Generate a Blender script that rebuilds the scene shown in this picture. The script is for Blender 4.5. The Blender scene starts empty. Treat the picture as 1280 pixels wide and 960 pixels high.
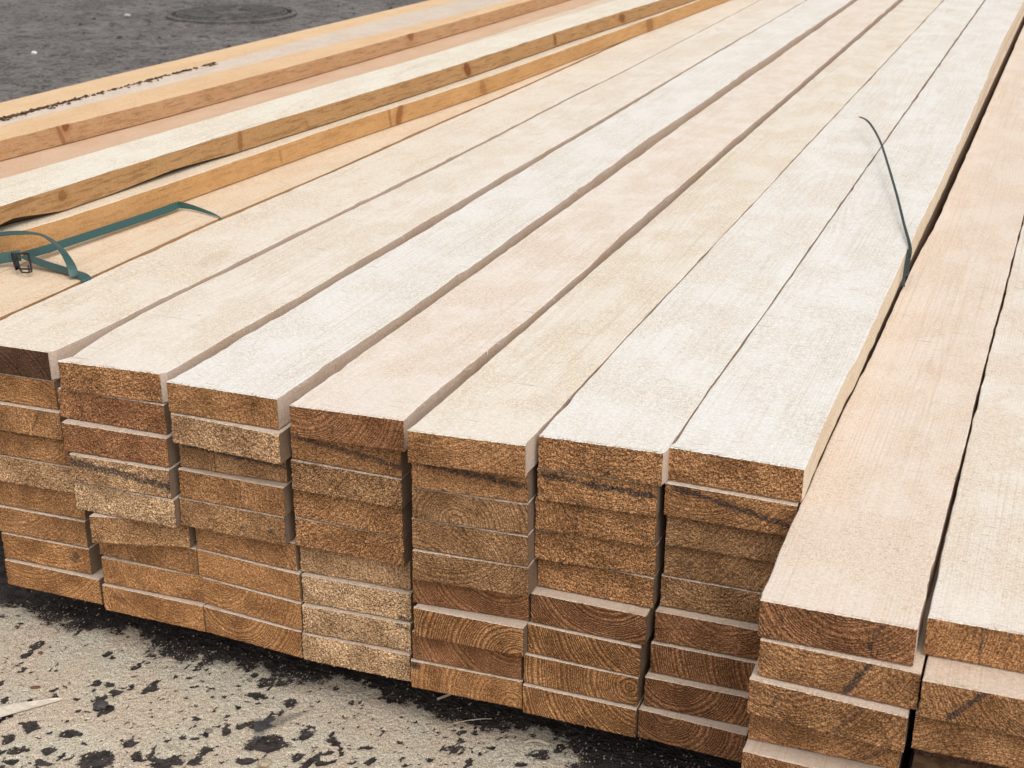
import bpy, math, random
import numpy as np
from mathutils import Vector, Matrix
R = math.radians
SC = bpy.context.scene
COL = SC.collection
random.seed(4)

# ------------------------------------------------------------------ camera
CAM_Z = 1.1215
cd = bpy.data.cameras.new('camera')
cam = bpy.data.objects.new('camera', cd); COL.objects.link(cam)
rot = Matrix(((0.928624, -0.13999176, 0.34359828), (0.3710222, 0.35038255, -0.85998523), (0.0, 0.92608551, 0.3773137)))
cam.matrix_world = Matrix.Translation((0, 0, CAM_Z)) @ rot.to_4x4()
cd.sensor_width = 36.0
cd.lens = 1750 / 1280 * 36.0
cd.clip_start = 0.02; cd.clip_end = 500
cd.dof.use_dof = True; cd.dof.focus_distance = 1.75; cd.dof.aperture_fstop = 20.0
SC.camera = cam

# ------------------------------------------------------------------ light
SUN_EL, SUN_AZ = R(56), R(135)      # azimuth from +Y towards +X
w = bpy.data.worlds.new('World'); SC.world = w; w.use_nodes = True
nt = w.node_tree; nt.nodes.clear()
sky = nt.nodes.new('ShaderNodeTexSky'); sky.sky_type = 'NISHITA'; sky.sun_disc = False
sky.sun_elevation = SUN_EL; sky.sun_rotation = SUN_AZ
sky.dust_density = 4.0; sky.air_density = 1.0
hs = nt.nodes.new('ShaderNodeHueSaturation'); hs.inputs['Saturation'].default_value = 0.22
bg = nt.nodes.new('ShaderNodeBackground'); bg.inputs['Strength'].default_value = 0.15
wo = nt.nodes.new('ShaderNodeOutputWorld')
nt.links.new(sky.outputs[0], hs.inputs['Color']); nt.links.new(hs.outputs[0], bg.inputs[0]); nt.links.new(bg.outputs[0], wo.inputs[0])
sl = bpy.data.lights.new('sun', 'SUN'); sl.energy = 1.5; sl.angle = R(110); sl.color = (1.0, 0.965, 0.92)
sun = bpy.data.objects.new('sun', sl); COL.objects.link(sun)
sd = Vector((math.sin(SUN_AZ) * math.cos(SUN_EL), math.cos(SUN_AZ) * math.cos(SUN_EL), math.sin(SUN_EL)))
sun.rotation_euler = sd.to_track_quat('Z', 'Y').to_euler()
sun.location = (0, 0, 5)
SC.view_settings.view_transform = 'Standard'; SC.view_settings.look = 'None'
SC.view_settings.exposure = 0.08; SC.view_settings.gamma = 1.0
SC.view_settings.use_curve_mapping = False

# ------------------------------------------------------------------ dimensions (metres)
PITCH = 0.0435          # one layer of boards
THK = 0.0419
TOP = CAM_Z - 0.66      # top of the high pile
BOARDS={
 'A1':(-1.3635, 1.3772, -1.2145, 1.3832),
 'A2':(-1.3632, 1.3809, -1.2142, 1.3869),
 'A3':(-1.3581, 1.3771, -1.2091, 1.3831),
 'A4':(-1.3598, 1.3874, -1.2108, 1.3934),
 'A5':(-1.3596, 1.3892, -1.2106, 1.3952),
 'A6':(-1.3543, 1.3976, -1.2053, 1.4036),
 'A7':(-1.3554, 1.3960, -1.2064, 1.4020),
 'A8':(-1.3545, 1.3960, -1.2055, 1.4020),
 'A9':(-1.3539, 1.3939, -1.1897, 1.3970),
 'B1':(-1.1807, 1.3611, -1.0318, 1.3732),
 'B2':(-1.1940, 1.3681, -1.0298, 1.3725),
 'B3':(-1.1862, 1.3583, -1.0257, 1.3655),
 'B4':(-1.1769, 1.3550, -1.0245, 1.3613),
 'B5':(-1.1785, 1.3591, -1.0220, 1.3626),
 'B6':(-1.1546, 1.3523, -1.0225, 1.3895),
 'B7':(-1.1784, 1.3930, -1.0168, 1.3931),
 'B8':(-1.1750, 1.3897, -1.0131, 1.3964),
 'B9':(-1.1772, 1.3877, -1.0127, 1.3904),
 'C1':(-1.0075, 1.3529, -0.8499, 1.3558),
 'C2':(-1.0070, 1.3540, -0.8455, 1.3469),
 'C3':(-1.0137, 1.3742, -0.8595, 1.3825),
 'C4':(-1.0151, 1.3701, -0.8599, 1.3727),
 'C5':(-1.0197, 1.3720, -0.8635, 1.3745),
 'C6':(-1.0144, 1.3927, -0.8574, 1.3881),
 'C7':(-1.0156, 1.3942, -0.8530, 1.3853),
 'C8':(-1.0119, 1.3946, -0.8526, 1.3838),
 'C9':(-1.0115, 1.3911, -0.8545, 1.3834),
 'D1':(-0.8258, 1.3443, -0.6779, 1.3540),
 'D2':(-0.8422, 1.3697, -0.6901, 1.3694),
 'D3':(-0.8438, 1.3690, -0.6916, 1.3699),
 'D4':(-0.8501, 1.3793, -0.6952, 1.3766),
 'D5':(-0.8506, 1.3808, -0.6971, 1.3820),
 'D6':(-0.8525, 1.3901, -0.6978, 1.3991),
 'D7':(-0.8496, 1.3857, -0.6961, 1.3942),
 'D8':(-0.8496, 1.3818, -0.6959, 1.3910),
 'D9':(-0.8520, 1.3812, -0.6958, 1.3868),
 'E1':(-0.6616, 1.3300, -0.5193, 1.3413),
 'E2':(-0.6672, 1.3505, -0.5250, 1.3645),
 'E3':(-0.6702, 1.3554, -0.5253, 1.3655),
 'E4':(-0.6735, 1.3596, -0.5257, 1.3670),
 'E5':(-0.6734, 1.3579, -0.5261, 1.3698),
 'E6':(-0.6823, 1.3737, -0.5319, 1.3871),
 'E7':(-0.6782, 1.3662, -0.5328, 1.3719),
 'E8':(-0.6872, 1.3786, -0.5404, 1.3851),
 'E9':(-0.6900, 1.3771, -0.5395, 1.3857),
 'F1':(-0.5145, 1.3722, -0.3696, 1.3797),
 'F2':(-0.5173, 1.3764, -0.3760, 1.3853),
 'F3':(-0.5228, 1.3840, -0.3777, 1.3926),
 'F4':(-0.5245, 1.3887, -0.3783, 1.4019),
 'F5':(-0.5249, 1.4005, -0.3794, 1.4013),
 'F6':(-0.5285, 1.3860, -0.3826, 1.3867),
 'F7':(-0.5316, 1.3848, -0.3871, 1.3839),
 'F8':(-0.5356, 1.3822, -0.3888, 1.3846),
 'F9':(-0.5361, 1.3797, -0.3887, 1.3811),
 'G1':(-0.3683, 1.3982, -0.2153, 1.3968),
 'G2':(-0.3691, 1.3945, -0.2186, 1.3931),
 'G3':(-0.3683, 1.4048, -0.2193, 1.4088),
 'G4':(-0.3700, 1.4105, -0.2210, 1.4145),
 'G5':(-0.3730, 1.4118, -0.2240, 1.4158),
 'G6':(-0.3757, 1.4018, -0.2267, 1.4058),
 'G7':(-0.3787, 1.3993, -0.2297, 1.4033),
 'G8':(-0.3821, 1.3908, -0.2331, 1.3948),
 'G9':(-0.3867, 1.3845, -0.2529, 1.3810),
 'H2':(-0.2129, 1.1814, -0.0654, 1.1840),
 'H3':(-0.2098, 1.1805, -0.0568, 1.1781),
 'H4':(-0.2165, 1.1750, -0.0631, 1.1674),
 'H5':(-0.2172, 1.1947, -0.0682, 1.1987),
 'J2':(-0.0588, 1.2090, 0.0902, 1.2130),
 'J3':(-0.0543, 1.1687, 0.0947, 1.1727),
 'J4':(-0.0571, 1.1786, 0.0919, 1.1826),
}
EDGES={
 'AR':[(-1.2130,1.381), (-1.2059,1.416), (-1.2021,1.503), (-1.2054,1.602), (-1.1980,1.694), (-1.1975,1.741), (-1.1985,1.878), (-1.1914,2.078), (-1.1853,2.362), (-1.1805,2.635), (-1.1774,2.875), (-1.1779,3.268), (-1.1707,3.559), (-1.1673,3.833)],
 'BL':[(-1.1649,1.362), (-1.1821,1.419), (-1.1910,1.483), (-1.1904,1.601), (-1.1890,1.702), (-1.1821,1.851), (-1.1814,2.060), (-1.1713,2.355), (-1.1675,2.879), (-1.1708,3.249), (-1.1632,3.536)],
 'BR':[(-1.0259,1.366), (-1.0244,1.475), (-1.0258,1.584), (-1.0195,1.684), (-1.0226,1.896), (-1.0199,2.044), (-1.0222,2.064), (-1.0218,2.355), (-1.0187,2.684), (-1.0146,3.033), (-1.0133,4.014), (-1.0032,5.134)],
 'CL':[(-1.0064,1.354), (-1.0062,1.447), (-1.0032,1.558), (-1.0014,1.711), (-1.0048,1.876), (-0.9971,1.998), (-0.9989,2.195), (-1.0027,2.651), (-1.0004,2.992), (-1.0061,3.987), (-0.9988,5.112)],
 'CR':[(-0.8499,1.355), (-0.8483,1.408), (-0.8491,1.504), (-0.8471,1.579), (-0.8442,1.697), (-0.8441,1.778), (-0.8449,1.882), (-0.8439,2.094), (-0.8476,2.255), (-0.8467,2.539), (-0.8562,2.949), (-0.8482,3.291), (-0.8500,3.847), (-0.8472,4.142), (-0.8376,5.600)],
 'DL':[(-0.8244,1.343), (-0.8251,1.418), (-0.8262,1.615), (-0.8239,1.763), (-0.8242,1.912), (-0.8240,2.102), (-0.8225,2.467), (-0.8235,2.962), (-0.8226,3.549), (-0.8188,4.234), (-0.8177,5.608)],
 'DR':[(-0.6763,1.351), (-0.6783,1.445), (-0.6740,1.574), (-0.6740,1.672), (-0.6705,1.820), (-0.6716,2.023), (-0.6774,2.186), (-0.6768,2.400), (-0.6748,2.737), (-0.6774,2.951), (-0.6727,3.621), (-0.6757,5.665)],
 'EL':[(-0.6608,1.327), (-0.6586,1.462), (-0.6602,1.555), (-0.6581,1.787), (-0.6599,1.969), (-0.6553,2.326), (-0.6593,2.677), (-0.6582,2.959), (-0.6579,3.568), (-0.6558,5.673)],
 'ER':[(-0.5194,1.336), (-0.5192,1.379), (-0.5201,1.416), (-0.5197,1.566), (-0.5207,1.768), (-0.5193,1.969), (-0.5186,2.145), (-0.5172,2.576), (-0.5188,2.769), (-0.5138,5.729)],
 'FL':[(-0.5136,1.369), (-0.5167,1.415), (-0.5169,1.564), (-0.5186,1.769), (-0.5171,1.966), (-0.5163,2.141), (-0.5158,2.577), (-0.5159,2.763), (-0.5109,5.731)],
 'FR':[(-0.3679,1.374), (-0.3666,1.402), (-0.3690,1.577), (-0.3679,1.851), (-0.3667,2.010), (-0.3685,2.636), (-0.3691,3.791), (-0.3695,4.836), (-0.3689,5.787)],
 'GL':[(-0.3659,1.393), (-0.3665,1.575), (-0.3651,1.848), (-0.3645,2.010), (-0.3657,2.637), (-0.3652,3.793), (-0.3647,4.838), (-0.3632,5.790)],
 'GR':[(-0.2142,1.393), (-0.2175,1.549), (-0.2158,1.658), (-0.2144,1.846), (-0.2164,1.933), (-0.2171,2.294), (-0.2176,2.450), (-0.2149,3.021), (-0.2311,4.798), (-0.2271,5.539)],
 'HL':[(-0.2137,1.179), (-0.2144,1.403), (-0.2150,1.658), (-0.2113,1.974), (-0.2119,2.352), (-0.2031,2.624)],
 'HR':[(-0.0655,1.178), (-0.0648,1.289), (-0.0623,1.719), (-0.0626,1.844), (-0.0559,2.682)],
 'JL':[(-0.0583,1.203), (-0.0596,1.291), (-0.0597,1.820), (-0.0545,2.683)],
}
SPOTS= [(-1.108,1.269,0.0108,0.0114),(-1.106,1.207,0.0168,0.0109),(-1.042,1.175,0.0307,0.0258),(-1.02,1.219,0.0135,0.0141),(-0.906,1.413,0.0201,0.0098),(-0.923,1.371,0.0165,0.0115),
(-0.872,1.374,0.0163,0.0113),(-0.873,1.35,0.0065,0.0073),(-0.935,1.341,0.0065,0.0056),(-0.818,1.319,0.0147,0.0193),(-0.781,1.32,0.0063,0.0069),(-0.906,1.302,0.0064,0.0089),
(-0.805,1.269,0.0123,0.0116),(-0.772,1.274,0.0133,0.0099),(-0.92,1.287,0.0095,0.016),(-0.941,1.273,0.0063,0.0071),(-0.968,1.257,0.0084,0.0088),(-0.854,1.282,0.0374,0.0242),
(-0.888,1.313,0.0255,0.0144),(-0.922,1.24,0.0093,0.012),(-0.972,1.298,0.0064,0.0092),(-1.015,1.359,0.0044,0.0059),(-0.957,1.38,0.0055,0.0059),(-0.729,1.323,0.0083,0.0084),
(-0.632,1.398,0.0084,0.0104),(-0.623,1.364,0.0124,0.0101),(-0.582,1.385,0.0073,0.0067),(-0.606,1.372,0.0072,0.005),(-0.529,1.366,0.0102,0.0097),(-0.518,1.393,0.0206,0.0116),
(-0.591,1.367,0.0041,0.0066),(-1.174,1.167,0.0146,0.0145),(-1.145,1.151,0.0186,0.0088),(-1.108,1.166,0.0124,0.014),(-1.087,1.16,0.0051,0.0069),(-1.098,1.142,0.0163,0.0102),
(-1.124,1.318,0.0033,0.006),(-1.054,1.369,0.0056,0.006),(-1.035,1.374,0.0067,0.004),(-1.107,1.201,0.0136,0.0072),(-1.135,1.196,0.0063,0.0054),(-1.15,1.273,0.0044,0.0058),
(-1.129,1.316,0.0078,0.008),(-1.096,1.325,0.0089,0.0059),(-1.109,1.303,0.0099,0.0078),(-1.128,1.228,0.0053,0.0056),(-1.204,1.245,0.0055,0.0098),(-1.272,1.265,0.0056,0.0123),
(-0.952,1.202,0.0224,0.0151),(-0.922,1.219,0.0143,0.0117),(-0.986,1.206,0.0093,0.0085),(-0.86,1.244,0.0204,0.01),(-0.734,1.289,0.0102,0.0082),(-0.97,1.421,0.0068,0.0102),
(-0.952,1.414,0.0067,0.01),(-0.926,1.424,0.0056,0.004),(-0.695,1.396,0.0064,0.0053),(-0.795,1.404,0.0044,0.0056),(-0.696,1.349,0.0042,0.0051),(-0.727,1.364,0.0032,0.0035),
(-1.179,1.202,0.0053,0.0037),(-0.965,1.352,0.0044,0.0038),(-0.832,1.426,0.0066,0.0058),(-0.643,1.334,0.0092,0.0066),(-0.666,1.311,0.0092,0.0065),(-1.147,1.313,0.0078,0.008),
(-1.137,1.128,0.0102,0.0086),(-1.114,1.287,0.0077,0.0097),(-1.125,1.249,0.0065,0.0057),(-1.078,1.196,0.0094,0.0088),(-0.716,1.296,0.0071,0.0049),
(-0.578,1.405,0.0052,0.0034)]


# ------------------------------------------------------------------ noise in numpy
def _hash(i, j, k, seed):
    h = (i * 374761393 + j * 668265263 + k * 1274126177 + seed * 974634777) & 0xFFFFFFFF
    h = ((h ^ (h >> 13)) * 1274126177) & 0xFFFFFFFF
    h = (h ^ (h >> 16)) & 0xFFFFFFFF
    return (h & 0xFFFFFF) / float(0xFFFFFF)
def vnoise(x, y, z=0.0, seed=0):
    x = np.asarray(x, float); y = np.asarray(y, float) + 0 * x; z = np.asarray(z, float) + 0 * x
    xi = np.floor(x).astype(np.int64); yi = np.floor(y).astype(np.int64); zi = np.floor(z).astype(np.int64)
    fx, fy, fz = x - xi, y - yi, z - zi
    fx = fx * fx * (3 - 2 * fx); fy = fy * fy * (3 - 2 * fy); fz = fz * fz * (3 - 2 * fz)
    r = 0
    for a in (0, 1):
        for b in (0, 1):
            for c in (0, 1):
                r = r + _hash(xi + a, yi + b, zi + c, seed) * (fx if a else 1 - fx) * (fy if b else 1 - fy) * (fz if c else 1 - fz)
    return r
def fbm(x, y, z=0.0, seed=0, octv=4):
    s, a, t = 0, 0.5, 0
    for o in range(octv):
        s = s + a * vnoise(np.asarray(x) * 2 ** o, np.asarray(y) * 2 ** o, np.asarray(z) * 2 ** o, seed + o * 17); t += a; a *= 0.5
    return s / t
def sstep(a, b, x):
    t = np.clip((x - a) / (b - a), 0, 1); return t * t * (3 - 2 * t)

# ------------------------------------------------------------------ node helper
class NT:
    def __init__(s, name):
        s.m = bpy.data.materials.new(name); s.m.use_nodes = True
        s.t = s.m.node_tree; s.t.nodes.clear()
        s.out = s.n('ShaderNodeOutputMaterial'); s.b = s.n('ShaderNodeBsdfPrincipled')
        s.t.links.new(s.b.outputs[0], s.out.inputs['Surface'])
    def n(s, t): return s.t.nodes.new(t)
    def put(s, sock, v):
        if isinstance(v, bpy.types.NodeSocket): s.t.links.new(v, sock)
        elif isinstance(v, (tuple, list)) and sock.type == 'RGBA' and len(v) == 3: sock.default_value = (*v, 1)
        else: sock.default_value = v
    def math(s, op, a, b=None, clamp=False):
        n = s.n('ShaderNodeMath'); n.operation = op; n.use_clamp = clamp
        s.put(n.inputs[0], a)
        if b is not None: s.put(n.inputs[1], b)
        return n.outputs[0]
    def vmath(s, op, a, b=None):
        n = s.n('ShaderNodeVectorMath'); n.operation = op
        s.put(n.inputs[0], a)
        if b is not None: s.put(n.inputs[1], b)
        return n.outputs['Value'] if op in ('LENGTH', 'DOT_PRODUCT', 'DISTANCE') else n.outputs[0]
    def noise(s, vec, scale, detail=2, rough=0.5, col=False):
        n = s.n('ShaderNodeTexNoise'); s.put(n.inputs['Vector'], vec)
        n.inputs['Scale'].default_value = scale; n.inputs['Detail'].default_value = detail; n.inputs['Roughness'].default_value = rough
        return n.outputs['Color' if col else 'Fac']
    def voro(s, vec, scale, feat='F1', out='Distance', rnd=1.0):
        n = s.n('ShaderNodeTexVoronoi'); n.feature = feat; s.put(n.inputs['Vector'], vec)
        n.inputs['Scale'].default_value = scale; n.inputs['Randomness'].default_value = rnd
        return n.outputs[out]
    def ramp(s, x, a, b, lo=0.0, hi=1.0):
        n = s.n('ShaderNodeMapRange'); n.interpolation_type = 'SMOOTHSTEP'
        s.put(n.inputs[0], x); n.inputs[1].default_value = a; n.inputs[2].default_value = b
        s.put(n.inputs[3], lo); s.put(n.inputs[4], hi)
        return n.outputs[0]
    def mix(s, f, a, b, mode='MIX'):
        n = s.n('ShaderNodeMix'); n.data_type = 'RGBA'; n.blend_type = mode; n.clamp_factor = True
        s.put(n.inputs[0], f); s.put(n.inputs[6], a); s.put(n.inputs[7], b)
        return n.outputs[2]
    def attr(s, name):
        n = s.n('ShaderNodeAttribute'); n.attribute_name = name; return n
    def bump(s, h, dist, strength=1.0, nrm=None):
        n = s.n('ShaderNodeBump'); s.put(n.inputs['Height'], h); n.inputs['Distance'].default_value = dist
        s.put(n.inputs['Strength'], strength)
        if nrm is not None: s.put(n.inputs['Normal'], nrm)
        return n.outputs[0]
    def sep(s, v):
        n = s.n('ShaderNodeSeparateXYZ'); s.put(n.inputs[0], v); return n.outputs

# end grain: growth rings, torn fibres, stains
def make_end():
    m = NT('sawn_end_grain')
    bc = m.attr('bc').outputs['Vector']; ring = m.attr('ring').outputs['Vector']
    tint = m.attr('tint').outputs['Color']; prm = m.sep(m.attr('prm').outputs['Vector'])
    rough, rcon = prm[0], prm[1]
    mark = m.attr('mark').outputs['Fac']
    warp = m.noise(bc, 14, 3)
    r = m.vmath('LENGTH', m.vmath('MULTIPLY', ring, (1, 1, 0)))
    r = m.math('ADD', r, m.math('MULTIPLY', warp, 0.012))
    # ring widths vary with the radius
    rr = m.math('ADD', m.math('MULTIPLY', r, 265.0), m.math('MULTIPLY', m.math('SINE', m.math('MULTIPLY', r, 170.0)), 0.9))
    fr = m.math('FRACT', rr)
    late = m.math('MULTIPLY', m.ramp(fr, 0.30, 0.72), m.ramp(fr, 0.90, 1.0, 1.0, 0.0))
    fine = m.noise(bc, 620, 2, 0.6)
    rs = m.sep(ring)
    ang = m.math('ARCTAN2', rs[1], rs[0])
    pol = m.n('ShaderNodeCombineXYZ'); m.put(pol.inputs[0], m.math('MULTIPLY', r, 240.0)); m.put(pol.inputs[1], m.math('MULTIPLY', m.math('MULTIPLY', ang, r), 480.0)); m.put(pol.inputs[2], m.math('MULTIPLY', m.sep(bc)[0], 40.0))
    mid = m.noise(pol.outputs[0], 1.0, 3, 0.62)
    big = m.noise(bc, 22, 3)
    fib = m.math('ADD', m.math('MULTIPLY', fine, 0.68), m.math('MULTIPLY', mid, 0.32))
    c = m.mix(m.math('ADD', m.math('MULTIPLY', late, m.math('MULTIPLY', rcon, 0.68)), m.math('MULTIPLY', late, 0.1)), tint, m.mix(1.0, tint, (0.25, 0.19, 0.15), 'MULTIPLY'))
    k = m.ramp(fib, 0.38, 0.64, 0.0, 1.0)
    lo = m.mix(rough, (0.60, 0.56, 0.52), (0.22, 0.165, 0.125)); hi = m.mix(rough, (1.42, 1.38, 1.28), (2.05, 2.05, 2.0))
    c = m.mix(1.0, c, m.mix(k, lo, hi), 'MULTIPLY')
    c = m.mix(1.0, c, m.mix(m.ramp(big, 0.3, 0.7), (0.72, 0.68, 0.64), (1.2, 1.22, 1.25)), 'MULTIPLY')
    # hairline checks
    ck = m.math('ABSOLUTE', m.math('SUBTRACT', m.noise(m.vmath('MULTIPLY', bc, (30, 30, 6)), 1.0, 2), 0.5))
    ckm = m.math('MULTIPLY', m.ramp(ck, 0.0, 0.006, 0.55, 0.0), m.ramp(m.noise(bc, 25, 1), 0.52, 0.62))
    c = m.mix(ckm, c, (0.02, 0.012, 0.008))
    mk = m.math('MULTIPLY', mark, m.ramp(m.noise(bc, 380, 3, 0.7), 0.34, 0.58, 0.35, 1.0))
    c = m.mix(mk, c, (0.022, 0.024, 0.030))
    m.put(m.b.inputs['Base Color'], c)
    m.b.inputs['Roughness'].default_value = 0.85
    m.b.inputs['Specular IOR Level'].default_value = 0.25
    h = m.math('ADD', m.math('MULTIPLY', fib, m.math('ADD', m.math('MULTIPLY', rough, 1.6), 0.5)), m.math('MULTIPLY', m.math('MULTIPLY', late, rcon), -0.8))
    m.put(m.b.inputs['Normal'], m.bump(h, 0.0014, 1.0))
    return m.m

def _comb(m, a, b):
    n = m.n('ShaderNodeCombineXYZ'); m.put(n.inputs[0], a); m.put(n.inputs[1], b); return n.outputs[0]
# long faces: pale sawn spruce with fuzzy tan patches, torn specks, grain lines, knots
def make_long(name='sawn_timber', knots=(), grainy=0.0):
    m = NT(name)
    bc = m.attr('bc').outputs['Vector']; ring = m.attr('ring').outputs['Vector']
    tint = m.attr('tint').outputs['Color']; prm = m.sep(m.attr('prm').outputs['Vector'])
    patch, knotty = prm[2], prm[0]
    bsep = m.sep(bc)
    p1 = m.noise(m.vmath('MULTIPLY', bc, (13, 8, 13)), 1.0, 6, 0.66)
    frontw = m.math('SUBTRACT', 1.0, m.math('MULTIPLY', m.ramp(m.math('ADD', prm[1], m.math('MULTIPLY', m.math('SUBTRACT', p1, 0.5), 0.35)), 0.0, 0.16, 1.0, 0.0), 0.75))
    pq = m.math('MULTIPLY', m.ramp(p1, 0.41, 0.58), frontw)
    pm = m.math('MULTIPLY', pq, patch)
    c = m.mix(pm, tint, m.mix(1.0, tint, (0.972, 0.93, 0.872), 'MULTIPLY'))
    p2 = m.noise(m.vmath('MULTIPLY', bc, (14, 12, 14)), 1.7, 5, 0.66)
    c = m.mix(m.math('MULTIPLY', m.ramp(p2, 0.52, 0.68), m.math('MULTIPLY', patch, 0.55)), c, m.mix(1.0, tint, (1.0, 0.93, 0.875), 'MULTIPLY'))
    # growth rings cut lengthwise
    wv = m.noise(m.vmath('MULTIPLY', bc, (3, 1.1, 3)), 1.0, 2)
    r = m.vmath('LENGTH', m.vmath('MULTIPLY', ring, (1, 1, 0)))
    r = m.math('ADD', r, m.math('MULTIPLY', wv, 0.05))
    fr = m.math('FRACT', m.math('MULTIPLY', r, 260.0))
    late = m.math('MULTIPLY', m.ramp(fr, 0.45, 0.9), m.ramp(fr, 0.94, 1.0, 1.0, 0.0))
    gz = m.ramp(m.noise(m.vmath('MULTIPLY', bc, (9, 2.5, 9)), 1.0, 2), 0.46, 0.62, 0.25, 1.0)
    gl = m.math('MULTIPLY', m.math('MULTIPLY', late, gz), m.math('ADD', m.math('MULTIPLY', knotty, 0.5), 0.16))
    c = m.mix(gl, c, m.mix(1.0, tint, (0.74, 0.60, 0.45), 'MULTIPLY'))
    st = m.noise(m.vmath('MULTIPLY', bc, (420, 2.2, 420)), 1.0, 3, 0.7)
    stm = m.math('MULTIPLY', m.ramp(st, 0.50, 0.66), m.ramp(m.noise(m.vmath('MULTIPLY', bc, (8, 3, 8)), 1.0, 3), 0.40, 0.58, 0.15, 0.75))
    c = m.mix(stm, c, m.mix(1.0, tint, (0.86, 0.78, 0.68), 'MULTIPLY'))
    if knots:
        sidem = m.ramp(m.math('ABSOLUTE', m.sep(m.n('ShaderNodeNewGeometry').outputs['True Normal'])[0]), 0.5, 0.6)
    if grainy:
        s2 = m.noise(m.vmath('MULTIPLY', bc, (160, 9, 160)), 1.0, 4, 0.7)
        c = m.mix(m.math('MULTIPLY', m.ramp(s2, 0.50, 0.62, 0.0, grainy), sidem), c, m.mix(1.0, tint, (0.40, 0.30, 0.22), 'MULTIPLY'))
    # fuzz
    fz = m.noise(m.vmath('MULTIPLY', bc, (640, 900, 640)), 1.0, 2, 0.7)
    fz2 = m.noise(m.vmath('MULTIPLY', bc, (170, 300, 170)), 1.0, 3, 0.6)
    fmask = m.math('ADD', m.math('MULTIPLY', pq, 0.55), 0.36)
    c = m.mix(fmask, c, m.mix(1.0, c, m.mix(m.ramp(fz, 0.3, 0.7), (0.70, 0.665, 0.62), (1.23, 1.24, 1.25)), 'MULTIPLY'))
    c = m.mix(0.6, c, m.mix(1.0, c, m.mix(m.ramp(fz2, 0.3, 0.7), (0.87, 0.845, 0.82), (1.06, 1.06, 1.06)), 'MULTIPLY'))
    # little torn specks, longer across the board
    sp = m.noise(m.vmath('MULTIPLY', bc, (190, 800, 300)), 1.0, 2, 0.5)
    spm = m.math('MULTIPLY', m.ramp(sp, 0.60, 0.69), m.math('MULTIPLY', fmask, 0.8))
    c = m.mix(spm, c, m.mix(1.0, c, (0.52, 0.43, 0.35), 'MULTIPLY'))
    # rare dark marks and cross scratches
    sc = m.noise(m.vmath('MULTIPLY', bc, (16, 170, 60)), 1.0, 4, 0.62)
    c = m.mix(m.ramp(sc, 0.665, 0.73, 0.0, 0.6), c, m.mix(1.0, tint, (0.36, 0.30, 0.26), 'MULTIPLY'))
    sc2 = m.noise(m.vmath('MULTIPLY', bc, (5.5, 95, 20)), 1.0, 4, 0.6)
    c = m.mix(m.ramp(sc2, 0.70, 0.74, 0.0, 0.45), c, m.mix(1.0, tint, (0.50, 0.44, 0.39), 'MULTIPLY'))
    # knots
    kv = m.vmath('MULTIPLY', bc, (7.0, 2.4, 7.0))
    wob = m.vmath('MULTIPLY', m.vmath('SUBTRACT', m.noise(bc, 30, 2, 0.5, col=True), (0.5, 0.5, 0.5)), (0.12, 0.10, 0.12))
    vn = m.n('ShaderNodeTexVoronoi'); vn.feature = 'F1'; m.put(vn.inputs['Vector'], m.vmath('ADD', kv, wob)); vn.inputs['Scale'].default_value = 1.0
    rnd = m.sep(vn.outputs['Color'])[0]
    rad = m.math('MULTIPLY', m.ramp(rnd, 0.55, 1.0), 0.17)
    kd = m.math('DIVIDE', vn.outputs['Distance'], m.math('ADD', rad, 0.001))
    km = m.math('MULTIPLY', m.ramp(kd, 0.75, 1.05, 1.0, 0.0), m.ramp(rnd, 0.72, 0.76))
    halo = m.math('MULTIPLY', m.ramp(kd, 0.8, 2.4, 1.0, 0.0), m.ramp(rnd, 0.72, 0.76))
    ks = m.math('ADD', m.math('MULTIPLY', knotty, 0.75), 0.10)
    c = m.mix(m.math('MULTIPLY', halo, m.math('MULTIPLY', ks, 0.5)), c, m.mix(1.0, tint, (0.86, 0.66, 0.46), 'MULTIPLY'))
    c = m.mix(m.math('MULTIPLY', km, ks), c, m.mix(1.0, tint, (0.45, 0.28, 0.17), 'MULTIPLY'))
    for (ky, kz, ry, rz, kst, slant) in knots:      # knots where they show in the sawn edge
        wn = m.math('MULTIPLY', m.math('SUBTRACT', m.noise(bc, 95, 3, 0.7), 0.5), 0.9)
        dz = m.math('SUBTRACT', bsep[2], kz)
        dy = m.math('ADD', m.math('SUBTRACT', bsep[1], ky), m.math('MULTIPLY', dz, slant))
        q = m.vmath('LENGTH', _comb(m, m.math('DIVIDE', dy, ry), m.math('DIVIDE', dz, rz)))
        q = m.math('ADD', q, wn)
        rr_ = m.math('FRACT', m.math('MULTIPLY', q, 3.0))
        c = m.mix(m.math('MULTIPLY', sidem, m.ramp(q, 0.9, 2.6, 0.45 * kst, 0.0)), c, m.mix(1.0, tint, (0.62, 0.46, 0.33), 'MULTIPLY'))
        c = m.mix(m.math('MULTIPLY', sidem, m.ramp(q, 0.85, 1.15, kst, 0.0)), c, m.mix(m.ramp(rr_, 0.3, 0.9), m.mix(1.0, tint, (0.52, 0.34, 0.22), 'MULTIPLY'), m.mix(1.0, tint, (0.30, 0.19, 0.13), 'MULTIPLY')))
    m.put(m.b.inputs['Base Color'], c)
    m.b.inputs['Roughness'].default_value = 0.8
    m.b.inputs['Specular IOR Level'].default_value = 0.2
    saw = m.noise(m.vmath('MULTIPLY', bc, (4, 230, 4)), 1.0, 2)
    h = m.math('ADD', m.math('ADD', m.math('MULTIPLY', fz, fmask), m.math('MULTIPLY', fz2, 0.8)), m.math('MULTIPLY', saw, 0.35))
    h = m.math('SUBTRACT', h, m.math('MULTIPLY', spm, 1.2))
    m.put(m.b.inputs['Normal'], m.bump(h, 0.0006, 0.55))
    return m.m

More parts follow.
